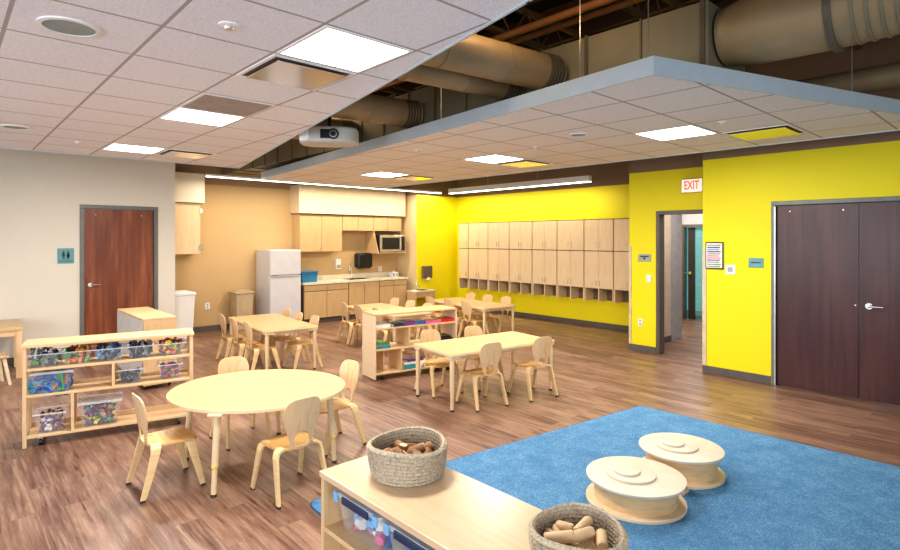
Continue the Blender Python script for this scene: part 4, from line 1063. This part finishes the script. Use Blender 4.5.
# ------------------------------------------------------------------ rug
cor = [(1.78, 3.32), (1.50, -1.2), (5.38, -1.2), (5.345, 2.88)]
poly = []
for i, c in enumerate(cor):
    c = Vector(c); p = Vector(cor[i - 1]); n = Vector(cor[(i + 1) % 4]); a = (p - c).normalized(); b = (n - c).normalized(); r = .10 if i == 0 else .03
    for k in range(7):
        f = k / 6; poly.append(tuple((c + a * r) * (1 - f) ** 2 + 2 * f * (1 - f) * c + (c + b * r) * f ** 2))
rug = thing('area_rug', 'large blue carpet rug on the plank floor', 'rug', (3.5, 1.0, 0))
P2 = [(x - 3.5, y - 1.0) for x, y in poly]
MB().prism(P2, .001, .012).build('pile', M['rug'], rug, bevel=.004)
ctr = Vector((0, 0))
P3 = [tuple(Vector(p) * 1.0 + Vector(p).normalized() * .010) for p in P2]
MB().prism(P3, .0005, .008).build('border_binding', plain('dark_blue_binding', (.03, .10, .22), .8), rug)

# ------------------------------------------------------------------ double drum play piece
t = thing('drum_platform', 'pale wooden double drum play piece on a joined base, standing on the blue rug', 'play piece', (3.72, 1.86, .012))
m = MB(); A = (-.335, 0); B = (.33, 0); poly = []
def circ(c, r, a0, a1, n=28): return [(c[0] + r * math.cos(a0 + (a1 - a0) * k / n), c[1] + r * math.sin(a0 + (a1 - a0) * k / n)) for k in range(n + 1)]
ra, rb = .318, .300
pl = circ(A, ra, math.radians(32), math.radians(328)) + [(-.04, -.19), (.04, -.19)] + circ(B, rb, math.radians(-148), math.radians(148)) + [(.04, .19), (-.04, .19)]
m.prism(pl, 0, .022).build('base', M['maple_edge'], t, bevel=.004)
for (cx, cy), r, h, zz in ((A, .315, .172, 0), (B, .295, .190, 0)):
    d = MB().lathe([(r * .84, .022), (r * .84, h - .02)], (cx, cy, 0), 56).build('drum', M['cutwood'] if False else wood('drum_bentwood', (.72, .50, .27), (3, 3, 16), .45, .16), t, smooth=True)
    for q, k, n in ((r, 0, 'lid_disc'), (r * .50, 1, 'middle_disc'), (r * .27, 2, 'small_disc')):
        MB().lathe([(q - .003, h - .02 + k * .018), (q, h - .016 + k * .018), (q, h - .003 + k * .018), (q - .004, h + k * .018 - .001)], (cx - .02 * k, cy + .02 * k, 0), 56).build(n, plain('whitewashed_ply', (.70, .62, .50), .5, var=.04), t, smooth=True)

# ------------------------------------------------------------------ lights, world, camera
def area(name, loc, rot, sx, sy, e, col):
    l = bpy.data.lights.new(name, 'AREA'); l.shape = 'RECTANGLE'; l.size = sx; l.size_y = sy; l.energy = e; l.color = col
    o = bpy.data.objects.new(name, l); COL.objects.link(o); o.location = loc; o.rotation_euler = rot
    return o
# daylight from the windows behind and to the left of the camera
area('window_daylight', (-2.0, -2.7, 1.7), (math.radians(90), 0, math.radians(-25)), 6, 2.0, 230, (.86, .93, 1))
area('window_daylight', (-3.8, 4.0, 1.6), (math.radians(90), 0, math.radians(-90)), 7, 1.9, 150, (.88, .94, 1))
area('corridor_fill', (10.7, 4.9, 2.65), (0, 0, 0), 1.2, 1.0, 70, (1, .92, .88))  # unseen fill light added to brighten the far end of the corridor
area('corridor_fill', (8.8, 3.5, 2.66), (0, 0, 0), .8, .5, 28, (1, .92, .86))  # second added fill, lifts the dark corridor side wall
for i, (x, y, e) in enumerate([(3.0, 2.6, 14), (3.6, 6.4, 16), (6.0, 2.5, 3)]):
    l = bpy.data.lights.new('plenum_lamp', 'POINT'); l.energy = e; l.color = (1, .68, .38); l.shadow_soft_size = .15
    o = bpy.data.objects.new('plenum_lamp', l); COL.objects.link(o); o.location = (x, y, 3.55)
w = bpy.data.worlds.new('world'); bpy.context.scene.world = w; w.use_nodes = True
nt = w.node_tree; bg = nt.nodes['Background']
sky = nt.nodes.new('ShaderNodeTexSky'); sky.sky_type = 'HOSEK_WILKIE'
bg.inputs[0].default_value = (.82, .90, 1, 1); bg.inputs[1].default_value = .55

cam = bpy.data.cameras.new('camera'); co = bpy.data.objects.new('camera', cam); COL.objects.link(co)
co.location = (0, 0, 1.75); co.rotation_euler = (math.radians(90), 0, math.radians(-42.69))
cam.sensor_width = 36; cam.lens = 553 / 900 * 36; cam.shift_y = -37 / 900; cam.clip_start = .05
sc = bpy.context.scene; sc.camera = co
sc.view_settings.view_transform = 'Standard'; sc.view_settings.look = 'Medium High Contrast'; sc.view_settings.exposure = -0.12
sc.cycles.max_bounces = 8; sc.cycles.transparent_max_bounces = 16
sc.cycles.use_denoising = True
sc.cycles.sample_clamp_indirect = 6
